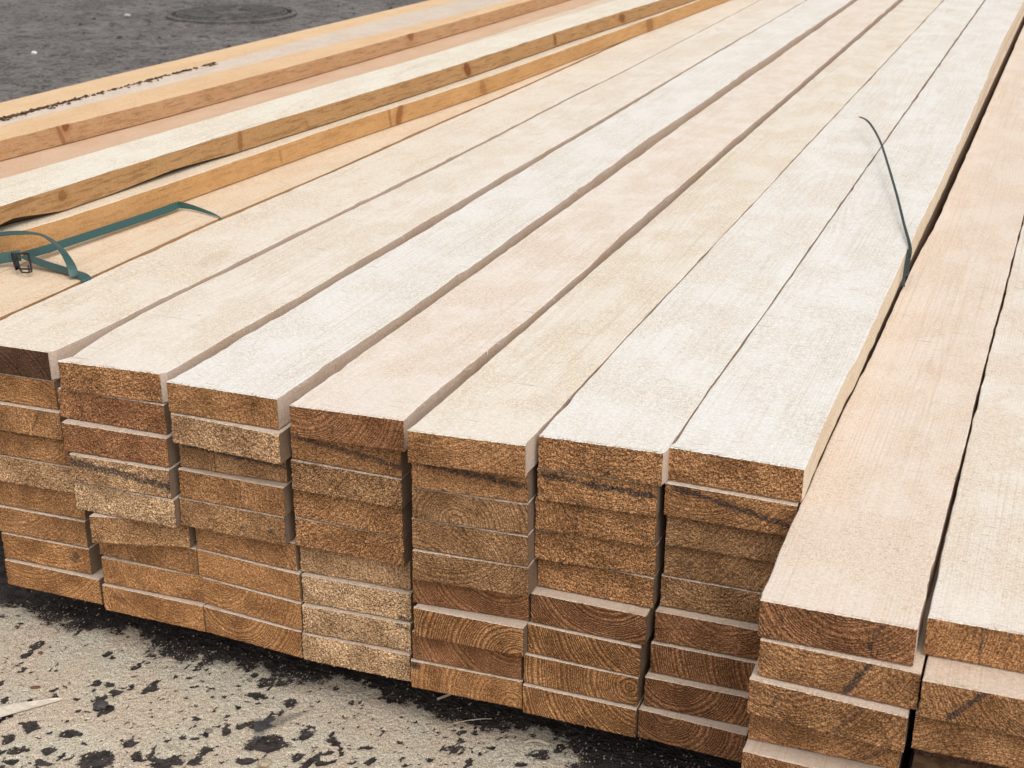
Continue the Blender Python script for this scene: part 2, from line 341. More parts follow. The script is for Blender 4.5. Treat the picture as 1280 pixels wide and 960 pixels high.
def make_plain(name, col, rough=0.6, spec=0.4, vary=0.25, scale=200, metallic=0.0, bump=0.0):
    m = NT(name)
    tc = m.n('ShaderNodeTexCoord').outputs['Object']
    n = m.noise(tc, scale, 3, 0.6)
    c = m.mix(m.ramp(n, 0.3, 0.7), tuple(v * (1 - vary) for v in col), tuple(v * (1 + vary) for v in col))
    m.put(m.b.inputs['Base Color'], c)
    m.b.inputs['Roughness'].default_value = rough; m.b.inputs['Specular IOR Level'].default_value = spec
    m.b.inputs['Metallic'].default_value = metallic
    if bump: m.put(m.b.inputs['Normal'], m.bump(n, bump, 0.8))
    return m.m

def make_ground():
    m = NT('asphalt_with_sawdust')
    g = m.n('ShaderNodeNewGeometry').outputs['Position']
    ys = m.sep(g)[1]
    dust = m.attr('dust').outputs['Fac']; wet = m.attr('grime').outputs['Fac']
    agg = m.voro(g, 190.0, out='Color'); aggv = m.sep(agg)[0]
    aggd = m.voro(g, 190.0)
    fine = m.noise(g, 900, 2, 0.7)
    mid = m.noise(g, 60, 4, 0.65)
    big = m.noise(g, 3.0, 4, 0.6)
    a = m.mix(m.ramp(mid, 0.3, 0.7), (0.018, 0.015, 0.014), (0.064, 0.053, 0.049))  # near asphalt colour lowered to deepen the shade under the pile
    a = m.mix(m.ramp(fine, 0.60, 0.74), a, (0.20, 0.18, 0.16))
    # the yard further off lies under a film of dry dirt
    far = m.mix(m.ramp(big, 0.3, 0.7), (0.115, 0.102, 0.094), (0.225, 0.205, 0.190))
    m2 = m.noise(m.vmath('MULTIPLY', g, (1, 1, 1)), 14.0, 6, 0.72)
    far = m.mix(m.ramp(m2, 0.47, 0.62, 0.0, 0.85), far, (0.062, 0.054, 0.050))
    m3 = m.noise(g, 45.0, 5, 0.75)
    far = m.mix(m.ramp(m3, 0.38, 0.50, 0.75, 0.0), far, (0.30, 0.275, 0.26))
    far = m.mix(m.ramp(m.voro(g, 7.0), 0.05, 0.11, 0.8, 0.0), far, (0.035, 0.03, 0.03))
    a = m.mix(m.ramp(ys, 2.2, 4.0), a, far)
    # sawdust
    sg = m.noise(g, 780, 2, 0.8)
    sg2 = m.noise(g, 330, 3, 0.7)
    warm = m.ramp(m.noise(g, 9, 3), 0.4, 0.62)
    s = m.mix(warm, (0.70, 0.635, 0.51), (0.72, 0.60, 0.475))
    s = m.mix(1.0, s, m.mix(m.ramp(sg, 0.28, 0.72), (0.34, 0.32, 0.30), (1.42, 1.42, 1.40)), 'MULTIPLY')
    s = m.mix(m.ramp(sg2, 0.575, 0.65, 0.0, 0.8), s, (0.11, 0.09, 0.072))
    edge = m.math('ADD', dust, m.math('MULTIPLY', m.math('SUBTRACT', m.noise(g, 300, 5, 0.85), 0.5), 1.7))
    dm = m.ramp(edge, 0.42, 0.52)
    c = m.mix(dm, a, s)
    m.put(m.b.inputs['Base Color'], c)
    m.b.inputs['Roughness'].default_value = 0.9; m.b.inputs['Specular IOR Level'].default_value = 0.2
    ha = m.math('ADD', m.math('MULTIPLY', aggd, 0.9), m.math('MULTIPLY', mid, 0.7))
    n1 = m.bump(ha, 0.004, 0.7)
    hs_ = m.math('MULTIPLY', m.math('ADD', sg, sg2), dm)
    far_h = m.math('MULTIPLY', m.math('ADD', m2, m.math('MULTIPLY', m3, 0.6)), m.ramp(ys, 2.2, 4.0))
    n2 = m.bump(hs_, 0.0022, 0.8, n1)
    m.put(m.b.inputs['Normal'], m.bump(far_h, 0.03, 0.8, n2))
    return m.m

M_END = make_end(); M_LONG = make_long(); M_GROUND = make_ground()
M_TEAL = make_plain('teal_strap', (0.026, 0.074, 0.066), 0.36, 0.5, 0.12, 300)
M_DKGREEN = make_plain('dark_green_strap', (0.014, 0.026, 0.021), 0.45, 0.5, 0.15, 300)
M_WIRE = make_plain('black_wire', (0.018, 0.018, 0.022), 0.4, 0.5, 0.2, 400, 0.3)
M_IRON = make_plain('cast_iron', (0.105, 0.096, 0.090), 0.8, 0.3, 0.35, 25, 0.0, 0.004)
M_BARK = make_plain('bark', (0.085, 0.05, 0.032), 0.9, 0.2, 0.7, 160, 0.0, 0.002)
M_SLIVER = make_plain('pale_wood', (0.60, 0.53, 0.44), 0.8, 0.2, 0.15, 120, 0.0, 0.0006)
M_STONE = make_plain('dark_stone', (0.06, 0.055, 0.055), 0.85, 0.3, 0.4, 150, 0.0, 0.002)
M_BROWNCHIP = make_plain('brown_bark_chip', (0.16, 0.075, 0.045), 0.9, 0.2, 0.4, 200, 0.0, 0.001)
M_SHAVE = make_plain('tan_shaving', (0.42, 0.33, 0.25), 0.8, 0.2, 0.15, 120)
M_FIBRE = make_plain('torn_fibre', (0.72, 0.66, 0.57), 0.8, 0.2, 0.1, 200)
mf = NT('clear_film')
mf.b.inputs['Base Color'].default_value = (0.10, 0.108, 0.11, 1); mf.b.inputs['Roughness'].default_value = 0.25
mf.b.inputs['Alpha'].default_value = 0.38
M_FILM = mf.m

# ------------------------------------------------------------------ object helpers
def tag(o, label=None, cat=None, group=None, kind=None):
    if label: o['label'] = label
    if cat: o['category'] = cat
    if group: o['group'] = group
    if kind: o['kind'] = kind
    return o
def mesh_obj(name, V, F, mats, parent=None, mi=None, smooth=False):
    me = bpy.data.meshes.new(name)
    me.from_pydata([tuple(v) for v in V], [], F)
    for m in mats: me.materials.append(m)
    if mi is not None: me.polygons.foreach_set('material_index', mi)
    if smooth: me.polygons.foreach_set('use_smooth', [True] * len(me.polygons))
    me.update()
    o = bpy.data.objects.new(name, me); COL.objects.link(o)
    if parent: o.parent = parent
    return o

# ------------------------------------------------------------------ boards
WHITE = (0.722, 0.70, 0.657); CREAM = (0.725, 0.64, 0.535); PEACH = (0.68, 0.565, 0.45)
SIDE = (0.62, 0.505, 0.415); BEIGE = (0.73, 0.62, 0.48); HONEY = (0.56, 0.33, 0.125)
ENDC = dict(dark=(0.12, 0.062, 0.036), red=(0.35, 0.168, 0.078), brown=(0.40, 0.208, 0.092), grey=(0.385, 0.218, 0.106),
            orange=(0.44, 0.225, 0.095), tan=(0.48, 0.300, 0.165), light=(0.55, 0.370, 0.215))

def plank(name, f, ztop, edges=None, length=6.0, thk=THK, top=WHITE, side=SIDE, left=None, endc='brown', rough=0.5, rings=0.5,
          rc=(0.5, -0.6), patch=0.8, knotty=0.0, marks=(), seed=0, kn=(), grainy=0.0, under=None, drop=None, cham=None, chamt=None, tilt=0.0, cap=True):
    """f = (x_left, y_left, x_right, y_right) of the front end; edges = rows (y, x_left, x_right) along the length."""
    rng = np.random.RandomState(seed + 11)
    xl, yl, xr, yr = f
    W = xr - xl
    yf = 0.5 * (yl + yr)
    if edges is None:
        a = rng.uniform(-0.001, 0.001)
        ys = [yf, yf + 0.35, yf + 1.2, yf + 2.6, yf + length]
        edges = [(y, xl + a * (y - yf), xr + a * (y - yf)) for y in ys]
    E = np.array(edges, float)
    n = len(E)
    ch = 0.0011
    V, bcv, mk = [], [], []
    so = np.array([rng.uniform(0, 40), rng.uniform(0, 40), rng.uniform(0, 40)])
    cx, cz = rc[0] * W, rc[1] * thk * 1.0
    def zt(y): return ztop + tilt * (y - yf)
    for i in range(n):
        y, a, b = E[i]
        dz = drop(y) if drop else 0.0
        ya, yb = (yl, yr) if i == 0 else (y, y)
        c1 = cham(y) if cham else (ch, ch)       # (width, height) of the upper right corner cut
        u1 = under(y) if under else (ch, ch)     # lower right corner cut
        z1 = zt(y) - dz; z0 = z1 - thk
        pts = [(a + ch, ya, z1), (b - c1[0], yb, z1), (b, yb, z1 - c1[1]), (b, yb, z0 + u1[1]), (b - u1[0], yb, z0), (a + ch, ya, z0), (a, ya, z0 + ch), (a, ya, z1 - ch)]
        for p in pts:
            V.append(p); bcv.append((p[0] - xl, p[1] - yf, p[2] - ztop + thk)); mk.append(0.0)
    F, mi, tn = [], [], []
    left = left or side
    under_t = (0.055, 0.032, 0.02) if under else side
    cham_t = (chamt or cham_tint) if cham else top
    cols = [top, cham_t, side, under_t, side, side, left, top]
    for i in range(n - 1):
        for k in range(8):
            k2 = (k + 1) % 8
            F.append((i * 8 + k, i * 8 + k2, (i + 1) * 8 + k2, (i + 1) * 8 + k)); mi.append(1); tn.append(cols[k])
    b0 = (n - 1) * 8
    F.append(tuple(b0 + k for k in range(8))[::-1]); mi.append(0); tn.append(ENDC['brown'])
    # front end: a grid of torn fibres with an uneven rim
    if cap:
        nx, nz = max(12, int(W / 0.00145)), 29
        gx, gz = np.meshgrid(np.linspace(0, 1, nx + 1), np.linspace(0, 1, nz + 1))
        X = xl + gx * W; Y = yl + gx * (yr - yl); Z = ztop - thk + gz * thk
        am = 0.0004 + 0.0011 * rough
        d = (vnoise(gx * W * 520, gz * thk * 520, seed * 3.7, seed) - 0.5) * 2 * am + (fbm(gx * W * 90, gz * thk * 90, 1.3, seed + 5, 2) - 0.5) * am * 1.6
        Yd = Y - 0.0012 - d
        rim = ((gz == 0) | (gz == 1))
        rimx = ((gx == 0) | (gx == 1))
        jit = (0.00025 + 0.0008 * rough)
        Yd = Yd + (gz == 1) * (0.0012 + 0.0012 * vnoise(gx * W * 60, gx * 0, 0.5, seed + 31)) + (gz == 0) * 0.0010
        Z = Z + rim * (vnoise(gx * W * 330, gz * 9, 0.5, seed + 9) - 0.45) * jit * 2
        X = X + rimx * (vnoise(gz * thk * 330, gx * 9, 4.5, seed + 3) - 0.5) * jit * 1.4
        base = len(V)
        mark = np.zeros_like(gx)
        for (x0, z0, x1, z1, wd, st) in marks:     # strokes in fractions of the end face, width in metres
            px, pz = gx * W, gz * thk; ax, az, bx_, bz = x0 * W, z0 * thk, x1 * W, z1 * thk
            L2 = (bx_ - ax) ** 2 + (bz - az) ** 2 + 1e-9
            t = np.clip(((px - ax) * (bx_ - ax) + (pz - az) * (bz - az)) / L2, 0, 1)
            dd = np.hypot(px - ax - t * (bx_ - ax), pz - az - t * (bz - az)) + (fbm(px * 160, pz * 160, 2.2, seed + 21, 3) - 0.5) * wd * 1.5
            mark = np.maximum(mark, st * (1 - sstep(wd * 0.4, wd * 1.1, dd)))
        for x_, y_, z_, m_ in zip(X.ravel(), Yd.ravel(), Z.ravel(), mark.ravel()):
            V.append((x_, y_, z_)); bcv.append((x_ - xl, y_ - yf, z_ - ztop + thk)); mk.append(m_)
        et = ENDC[endc]
        w1 = nx + 1
        for j in range(nz):
            for i in range(nx):
                F.append((base + j * w1 + i, base + j * w1 + i + 1, base + (j + 1) * w1 + i + 1, base + (j + 1) * w1 + i)); mi.append(1 if j == nz - 1 else 0); tn.append(top if j == nz - 1 else et)
        # skirt running back from the rim
        per = [(0, i) for i in range(nx)] + [(j, nx) for j in range(nz)] + [(nz, i) for i in range(nx, 0, -1)] + [(j, 0) for j in range(nz, 0, -1)]
        sb = len(V)
        for (j, i) in per:
            x_, y_, z_ = X[j, i], Yd[j, i], Z[j, i]
            cxm, czm = (xl + xr) / 2, ztop - thk / 2
            x2 = x_ + (0.0009 if x_ < cxm else -0.0009) * (1 if i in (0, nx) else 0)
            z2 = (ztop - 0.0007) if j == nz else ((ztop - thk + 0.0007) if j == 0 else z_)
            V.append((x2, Y[j, i] + 0.004 + 0.003 * rng.rand(), z2)); bcv.append((x_ - xl, Y[j, i] + 0.005 - yf, z_ - ztop + thk)); mk.append(0.0)
        for q in range(len(per)):
            q2 = (q + 1) % len(per)
            (j, i), (j2, i2) = per[q], per[q2]
            F.append((base + j * w1 + i, sb + q, sb + q2, base + j2 * w1 + i2)); mi.append(1)
            tn.append(top if (j == nz and j2 == nz) else (side if i == nx else left))
    V = np.array(V); bcv = np.array(bcv)
    me = bpy.data.meshes.new(name)
    me.from_pydata(V.tolist(), [], F)
    me.materials.append(M_END)
    me.materials.append(make_long('sawn_timber_with_knots', [(ky - yf + so[1], kz * thk + so[2], ry, rz, ks_, sl_) for (ky, kz, ry, rz, ks_, sl_) in kn], grainy) if kn else M_LONG)
    me.polygons.foreach_set('material_index', mi)
    N = len(V)
    at = me.attributes.new('bc', 'FLOAT_VECTOR', 'POINT'); at.data.foreach_set('vector', (bcv + so).ravel())
    rg = np.stack([bcv[:, 0] - cx, bcv[:, 2] - cz, np.zeros(N)], 1)
    at = me.attributes.new('ring', 'FLOAT_VECTOR', 'POINT'); at.data.foreach_set('vector', rg.ravel())
    mkv = np.array(mk)
    at = me.attributes.new('mark', 'FLOAT', 'POINT'); at.data.foreach_set('value', mkv)
    pr = np.zeros((N, 3)); pr[:, 2] = patch
    pr[:, 0] = knotty; pr[:, 1] = bcv[:, 1]
    if cap:
        pr[base:sb, 0] = rough; pr[base:sb, 1] = rings
    at = me.attributes.new('prm', 'FLOAT_VECTOR', 'POINT'); at.data.foreach_set('vector', pr.ravel())
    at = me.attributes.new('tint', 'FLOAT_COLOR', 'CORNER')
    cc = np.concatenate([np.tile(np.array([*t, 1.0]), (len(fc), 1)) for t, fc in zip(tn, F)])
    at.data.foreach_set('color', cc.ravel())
    me.update(); me.validate()
    # origin at the foot of the front left corner
    org = Vector((xl, yl, ztop - thk))
    me.transform(Matrix.Translation(-org))
    o = bpy.data.objects.new(name, me); o.location = org; COL.objects.link(o)
    return o
cham_tint = (0.62, 0.53, 0.45)

def interp(pts, y):
    P = sorted((p[1], p[0]) for p in pts)
    yy = np.array([p[0] for p in P]); xx = np.array([p[1] for p in P])
    return np.interp(y, yy, xx)
def edge_rows(Lp, Rp, y0, y1, seed, amp=0.0007, minw=None):
    """smooth the two surveyed edges a little and give them the small waviness of a sawn edge"""
    ys = [y0]
    while ys[-1] < y1:
        ys.append(ys[-1] + 0.012 + 0.014 * (ys[-1] - y0))
    ys = np.array(ys)
    rows = []
    for P, sg in ((Lp, 1), (Rp, 2)):
        acc = 0
        for o in (-0.08, -0.04, 0, 0.04, 0.08):
            acc = acc + interp(P, ys + o * (ys / 1.6))
        x = acc / 5 + (vnoise(ys * 45, ys * 0 + seed, 0.5, seed * 7 + sg) - 0.5) * 2 * amp + (vnoise(ys * 9, ys * 0 + seed, 0.5, seed * 5 + sg) - 0.5) * 2 * amp
        bite = sstep(0.60, 0.80, vnoise(ys * 17, ys * 0 + seed, 0.9, seed * 3 + sg)) * vnoise(ys * 60, ys * 0 + seed, 0.2, seed * 9 + sg) * amp * 2.2
        rows.append(x + (bite if sg == 1 else -bite))
    rows[0][0] = interp(Lp, ys[:1])[0]; rows[1][0] = interp(Rp, ys[:1])[0]
    return [(float(y), float(a), float(b)) for y, a, b in zip(ys, rows[0], rows[1])]

BLUE = [(0.0, 0.75, 1.0, 0.62, 0.0050, 0.9)]
LOOK = {  # look, end colour, roughness, ring contrast, ring centre, marks
 'A1': ('dark charcoal brown sawn end', 'dark', 0.15, 0.55, (0.2, -1.2), []),
 'A2': ('orange brown end', 'orange', 0.35, 0.3, (0.6, -2.0), []),
 'A3': ('brown end with a short slanting crack', 'brown', 0.5, 0.25, (0.3, 0.2), [(0.68, 0.2, 0.78, 0.9, 0.0009, 0.8)]),
 'A4': ('set back brown end in shadow', 'brown', 0.5, 0.3, (0.5, 2.0), [(0.0, 0.95, 1.0, 0.95, 0.004, 0.7)]),
 'A5': ('pale tan fuzzy end standing proud', 'tan', 0.75, 0.15, (0.5, -1.0), []),
 'A6': ('dark set back end under a tan one', 'brown', 0.5, 0.3, (0.4, 1.5), []),
 'A7': ('brown fibrous end', 'brown', 0.5, 0.35, (0.1, 2.4), []),
 'A8': ('brown end with a dark blotch near its right corner', 'orange', 0.5, 0.4, (0.5, 3.0), [(0.80, 0.45, 0.86, 0.65, 0.006, 0.7)]),
 'A9': ('reddish brown ringed end', 'orange', 0.35, 0.5, (0.2, 3.5), []),
 'B1': ('chipped corners and coarse brown end', 'brown', 0.9, 0.1, (0.5, -2.0), []),
 'B2': ('coarse reddish brown end', 'red', 0.85, 0.1, (0.5, -1.0), []),
 'B3': ('brown end with fine pale flecks', 'red', 0.8, 0.15, (0.5, 2.0), []),
 'B4': ('blue black stain along its coarse tan end', 'tan', 0.95, 0.1, (0.5, 2.0), [(0.03, 0.75, 0.98, 0.42, 0.0065, 0.9)]),
 'B5': ('palest coarse end of its stack', 'light', 0.95, 0.1, (0.4, 1.0), []),
 'B6': ('set back grey brown end under a pale one', 'grey', 0.7, 0.1, (0.3, 1.0), []),
 'B7': ('brown end with small dark checks', 'brown', 0.5, 0.3, (0.8, 1.2), []),
 'B8': ('plain mid brown end', 'orange', 0.5, 0.3, (0.9, 1.8), []),
 'B9': ('orange brown end with a dark smudge at left', 'orange', 0.35, 0.3, (0.6, 2.0), [(0.12, 0.6, 0.2, 0.5, 0.006, 0.45)]),
 'C1': ('fine grained brown end', 'brown', 0.4, 0.2, (0.1, -0.4), []),
 'C2': ('proud fuzzy tan end slightly tilted', 'tan', 0.85, 0.1, (0.5, 2.0), []),
 'C3': ('blue stain across a set back grey end', 'grey', 0.5, 0.15, (0.5, 2.0), [(0.05, 0.8, 1.0, 0.55, 0.0055, 0.85), (0.33, 0.0, 0.33, 0.6, 0.0008, 0.9)]),
 'C4': ('brown end split by an upright crack', 'brown', 0.7, 0.25, (0.3, 0.4), [(0.59, 0.0, 0.59, 1.0, 0.0009, 0.9), (0.88, 0.75, 0.9, 0.7, 0.004, 0.7)]),
 'C5': ('dull brown end with dark knots', 'grey', 0.6, 0.25, (0.3, 0.9), [(0.58, 0.3, 0.6, 0.35, 0.005, 0.55), (0.85, 0.4, 0.87, 0.4, 0.004, 0.6)]),
 'C6': ('dark set back end in shadow', 'brown', 0.4, 0.4, (0.2, -1.0), []),
 'C7': ('smooth orange brown end', 'orange', 0.35, 0.25, (0.1, -0.8), []),
 'C8': ('orange brown end with faint arcs', 'orange', 0.35, 0.4, (0.15, 1.4), []),
 'C9': ('bright orange end with bowl shaped rings', 'orange', 0.25, 0.65, (0.32, 1.5), []),
 'D1': ('dark reddish end with slanting rings', 'red', 0.4, 0.6, (0.1, 1.6), []),
 'D2': ('thin blue black streak across its end', 'brown', 0.7, 0.2, (0.2, 2.0), [(0.0, 0.8, 1.0, 0.35, 0.0055, 0.75)]),
 'D3': ('tan end streaked like straw', 'grey', 0.95, 0.3, (-0.2, 2.4), []),
 'D4': ('coarse tan brown end with pale streaks', 'brown', 0.95, 0.3, (-0.2, 2.4), []),
 'D5': ('orange tan shaggy end overhanging the one below', 'brown', 1.0, 0.3, (-0.2, 2.4), []),
 'D6': ('set back tan end below a shaggy one', 'tan', 0.6, 0.25, (1.1, 1.0), []),
 'D7': ('pale woolly end with a dark notch at lower right', 'light', 1.0, 0.1, (0.6, 1.5), [(0.90, 0.12, 1.0, -0.02, 0.004, 0.9)]),
 'D8': ('pale woolly end, dark notch at its right corner', 'light', 1.0, 0.15, (0.6, 1.5), [(0.88, 0.95, 1.0, 0.75, 0.0035, 0.8)]),
 'D9': ('pale woolly end resting lowest', 'light', 0.9, 0.2, (0.9, 1.6), []),
 'E1': ('fine brown end overhanging the stack', 'brown', 0.5, 0.3, (0.2, 2.8), []),
 'E2': ('blue black stain under an overhanging board', 'brown', 0.5, 0.2, (0.5, 2.0), [(0.08, 0.85, 0.98, 0.5, 0.0060, 0.85)]),
 'E3': ('arched rings around a low centre', 'grey', 0.4, 0.55, (0.38, 0.05), []),
 'E4': ('brown end with a small chip at top middle', 'grey', 0.5, 0.4, (0.05, -0.9), [(0.42, 1.0, 0.46, 0.85, 0.002, 0.8)]),
 'E5': ('brown end with a pale splinter at lower left', 'grey', 0.6, 0.45, (0.25, 2.3), [(0.22, 0.0, 0.27, 0.5, 0.0012, 0.6)]),
 'E6': ('dark set back end with fine rings', 'red', 0.2, 0.7, (0.75, 1.8), []),
 'E7': ('dusty ledge above bold arched rings', 'orange', 0.35, 0.95, (0.95, -0.2), []),
 'E8': ('dark recessed end between two dusty ledges', 'red', 0.2, 0.6, (0.9, 1.8), []),
 'E9': ('black knot at the upper left corner', 'orange', 0.3, 0.5, (0.9, 0.1), [(0.01, 0.8, 0.06, 0.82, 0.0055, 1.0), (0.72, 0.3, 0.75, 0.9, 0.002, 0.4), (0.25, 0.2, 0.27, 0.9, 0.002, 0.35)]),
 'F1': ('rough reddish brown end', 'brown', 0.85, 0.3, (0.5, 3.5), []),
 'F2': ('blue black streak across its rough end', 'brown', 0.9, 0.2, (0.5, 2.5), [(0.05, 0.8, 0.95, 0.62, 0.0055, 0.9)]),
 'F3': ('rough brown end with an upright crack', 'brown', 0.95, 0.2, (0.5, 2.5), [(0.34, 0.0, 0.36, 1.0, 0.0009, 0.9)]),
 'F4': ('shaggy brown end without marks', 'brown', 1.0, 0.2, (0.5, 2.8), []),
 'F5': ('shaggy end above the wide dusty ledge', 'brown', 1.0, 0.25, (0.5, 3.2), []),
 'F6': ('wide pale ledge and deep bowl shaped rings', 'red', 0.3, 0.85, (0.65, 1.9), []),
 'F7': ('rings curving up to the right', 'orange', 0.35, 0.85, (1.1, 1.8), []),
 'F8': ('small full rings near its right corner', 'orange', 0.35, 0.8, (0.93, 0.6), []),
 'F9': ('rings rising steeply to the right', 'orange', 0.4, 0.85, (1.05, 1.7), []),
 'G1': ('white top and rough brown end', 'brown', 0.85, 0.3, (0.3, 2.5), []),
 'G2': ('dark diagonal stain across its end', 'brown', 0.5, 0.5, (0.2, 2.5), [(0.08, 0.9, 0.95, 0.35, 0.005, 0.85)]),
 'G3': ('grey brown end with a fan of pale streaks', 'grey', 0.5, 0.35, (-0.2, 2.5), []),
 'G4': ('grey brown end with two shiny knots', 'grey', 0.4, 0.35, (-0.2, 2.0), [(0.1, 0.5, 0.2, 0.45, 0.006, 0.3)]),
 'G5': ('dull brown end above a dusty ledge', 'grey', 0.75, 0.3, (0.4, 2.5), []),
 'G6': ('dusty ledge and a star shaped crack', 'red', 0.4, 0.5, (0.55, 1.9), [(0.0, 0.4, 0.3, 0.6, 0.0008, 0.8), (0.62, 0.6, 0.72, 0.9, 0.0007, 0.8)]),
 'G7': ('rings crowding towards the right', 'red', 0.35, 0.8, (1.3, 1.2), []),
 'G8': ('widest dusty ledge of the right stack', 'red', 0.35, 0.8, (0.25, 1.2), []),
 'G9': ('fanned rings above the dark gap', 'red', 0.3, 0.75, (0.25, 1.1), []),
 'H2': ('broad peach top and dark brown end', 'red', 0.45, 0.6, (0.55, 1.7), [(0.72, 0.25, 0.78, 0.85, 0.0025, 0.6)]),
 'H3': ('slanting blue black stroke on its brown end', 'brown', 0.45, 0.4, (0.3, 1.8), [(0.545, -0.02, 0.70, 1.02, 0.0042, 0.85)]),
 'H4': ('reddish slanting smear and small black dots', 'brown', 0.5, 0.5, (0.2, 1.8), [(0.16, 0.4, 0.2, 0.75, 0.0022, 0.6), (0.55, 0.0, 0.72, 0.95, 0.005, 0.33), (0.35, 0.25, 0.36, 0.28, 0.003, 0.5)]),
 'H5': ('dark set back end with a torn edge', 'brown', 0.5, 0.4, (0.3, 2.0), [(0.7, 0.0, 0.98, 0.6, 0.003, 0.5)]),
 'H6': ('lowest visible end of the near pile', 'red', 0.45, 0.4, (0.6, 2.0), []),
 'J2': ('upright dark line on its brown end', 'brown', 0.4, 0.35, (-0.3, 1.0), [(0.345, 0.0, 0.335, 1.0, 0.0018, 0.75)]),
 'J3': ('black diagonal stroke and fuzzy ledge', 'brown', 0.5, 0.35, (0.8, 1.6), [(0.19, 0.15, 0.39, 1.0, 0.0042, 0.85), (0.6, 0.2, 0.8, 0.4, 0.008, 0.25)]),
 'J4': ('smudged upright mark on a brown end', 'brown', 0.4, 0.3, (0.5, -2.0), [(0.83, 0.0, 0.84, 1.0, 0.003, 0.45)]),
 'J5': ('dark recessed end in deep shadow', 'dark', 0.4, 0.3, (0.5, -2.0), []),
}
BOARDS['H6'] = (-0.2180, 1.176, -0.0680, 1.174)
BOARDS['J5'] = (-0.0560, 1.232, 0.0930, 1.235)
STACK = dict(A='first', B='second', C='third', D='fourth', E='fifth', F='sixth', G='seventh', H='near left', J='near right')
ORD = ['top', 'second', 'third', 'fourth', 'fifth', 'sixth', 'seventh', 'eighth', 'bottom']
TOPTXT = {'A1': 'cream board, leftmost flush board of the high pile, charcoal brown end',
          'B1': 'cream top board with chipped corners, between leftmost and third stacks',
          'C1': 'whitest top board among the left stacks, fine brown end grain',
          'D1': 'pinkish cream top board with dark reddish slanting end rings',
          'E1': 'cream top board overhanging the fifth stack from left',
          'F1': 'white top board of the sixth stack, pencil thin grain lines at its front',
          'G1': 'white top board beside the lower near pile, rounded beige right edge',
          'H2': 'broad peach pink board topping the lower near pile',
          'J2': 'rightmost board topping the near pile, mottled white and tan'}
TOPC = dict(A=(0.715, 0.645, 0.55), B=(0.72, 0.668, 0.595), C=WHITE, D=(0.722, 0.65, 0.58), E=(0.712, 0.656, 0.572), F=WHITE, G=(0.718, 0.70, 0.662), H=(0.70, 0.605, 0.518), J=(0.71, 0.652, 0.58))
PATCH = dict(A=0.5, B=0.9, C=0.45, D=0.9, E=0.9, F=0.7, G=0.45, H=0.6, J=1.0)
FAR_Y = 7.35
# surveyed far ends of the edges, carried on in a straight line
for k, far in dict(AR=-1.165, BL=-1.158, BR=-0.999, CL=-0.994, CR=-0.838, DL=-0.815, DR=-0.676, EL=-0.654, ER=-0.5125, FL=-0.5095, FR=-0.3690, GL=-0.3625, GR=-0.2275, HL=-0.2, HR=-0.054, JL=-0.0525).items():
    EDGES[k].append((far, FAR_Y))
EDGES['AL'] = [(-1.362, 1.37), (-1.359, 1.46), (-1.358, 2.034), (-1.347, 2.342), (-1.342, 2.881), (-1.332, 3.412), (-1.328, 4.097), (-1.326, 4.91), (-1.32, FAR_Y)]
EDGES['HL'][1:3] = [(-0.2162, 1.403), (-0.2166, 1.658)]
for n in sorted(BOARDS):
    c, k = n[0], int(n[1])
    f = BOARDS[n]
    look, endc, rough, rings, rc, marks = LOOK[n]
    zt = TOP - (k - 1) * PITCH
    is_top = n in TOPTXT
    if is_top:
        L = EDGES[c + 'L']; Rr = EDGES.get(c + 'R') or [(0.0902, 1.213), (0.094, 1.82), (0.098, 2.7), (0.1, FAR_Y)]
        y0 = 0.5 * (f[1] + f[3])
        rows = edge_rows(L, Rr, y0, FAR_Y, ord(c), amp=dict(A=0.0014, B=0.001, C=0.0016, D=0.0013).get(c, 0.0009))
        rows[0] = (y0, f[0], f[2])
        txt = TOPTXT[n]
        cs = (lambda y: (0.004, 0.003)) if c == 'G' else None
        o = plank('board', f, zt, rows, top=TOPC[c], side=BEIGE if c == 'G' else SIDE, endc=endc, rough=rough, rings=rings, rc=rc, patch=PATCH[c], marks=marks, seed=ord(c), knotty=0.05)
    else:
        where = ('%s down, %s stack from left' % (ORD[k - 1], STACK[c])) if c < 'H' else ('%s down, %s stack' % (ORD[k - 2], STACK[c]))
        if k == 9: where = 'lowest, %s stack from left' % STACK[c]
        txt = look + ', ' + where
        o = plank('board', f, zt, None, top=(0.60, 0.49, 0.395), side=(0.25, 0.175, 0.12), left=(0.3, 0.2, 0.14), endc=endc, rough=rough, rings=rings, rc=rc, patch=0.5, marks=marks, seed=ord(c) * 13 + k, length=5.95)  # side tint darkened to paint in the shade of the gaps between stacks
    tag(o, txt, 'board', 'boards of the high pile' if c < 'H' else 'boards of the low near pile')

# ---- left part: loose and skewed boards on the same layer and above
def lay(xs_l, xs_r): return xs_l, xs_r
def left_board(Lp, Rp, lev, y0, label, group, **kw):
    zt = TOP + lev * PITCH
    rows = edge_rows(Lp, Rp, y0, FAR_Y, kw.get('seed', 1), amp=kw.pop('amp', 0.0008))
    f = (rows[0][1], y0, rows[0][2], y0)
    o = plank('board', f, zt, rows, **kw)
    return tag(o, label, 'board', group)
GL = 'boards lying at the left side'
AL = EDGES['AL']
left_board([(-1.513, 1.3), (-1.503, 2.1), (-1.492, 3.4), (-1.475, FAR_Y)], [(x - 0.0045, y) for x, y in AL], 0, 1.385,
           'peach cream board carrying the wide teal strap, rounded orange edge', GL, top=(0.71, 0.575, 0.43), side=HONEY, patch=0.6, seed=31, endc='orange',
           cham=lambda y: (0.0035 + 0.0015 * math.sin(y * 7), 0.008), chamt=(0.36, 0.21, 0.10))
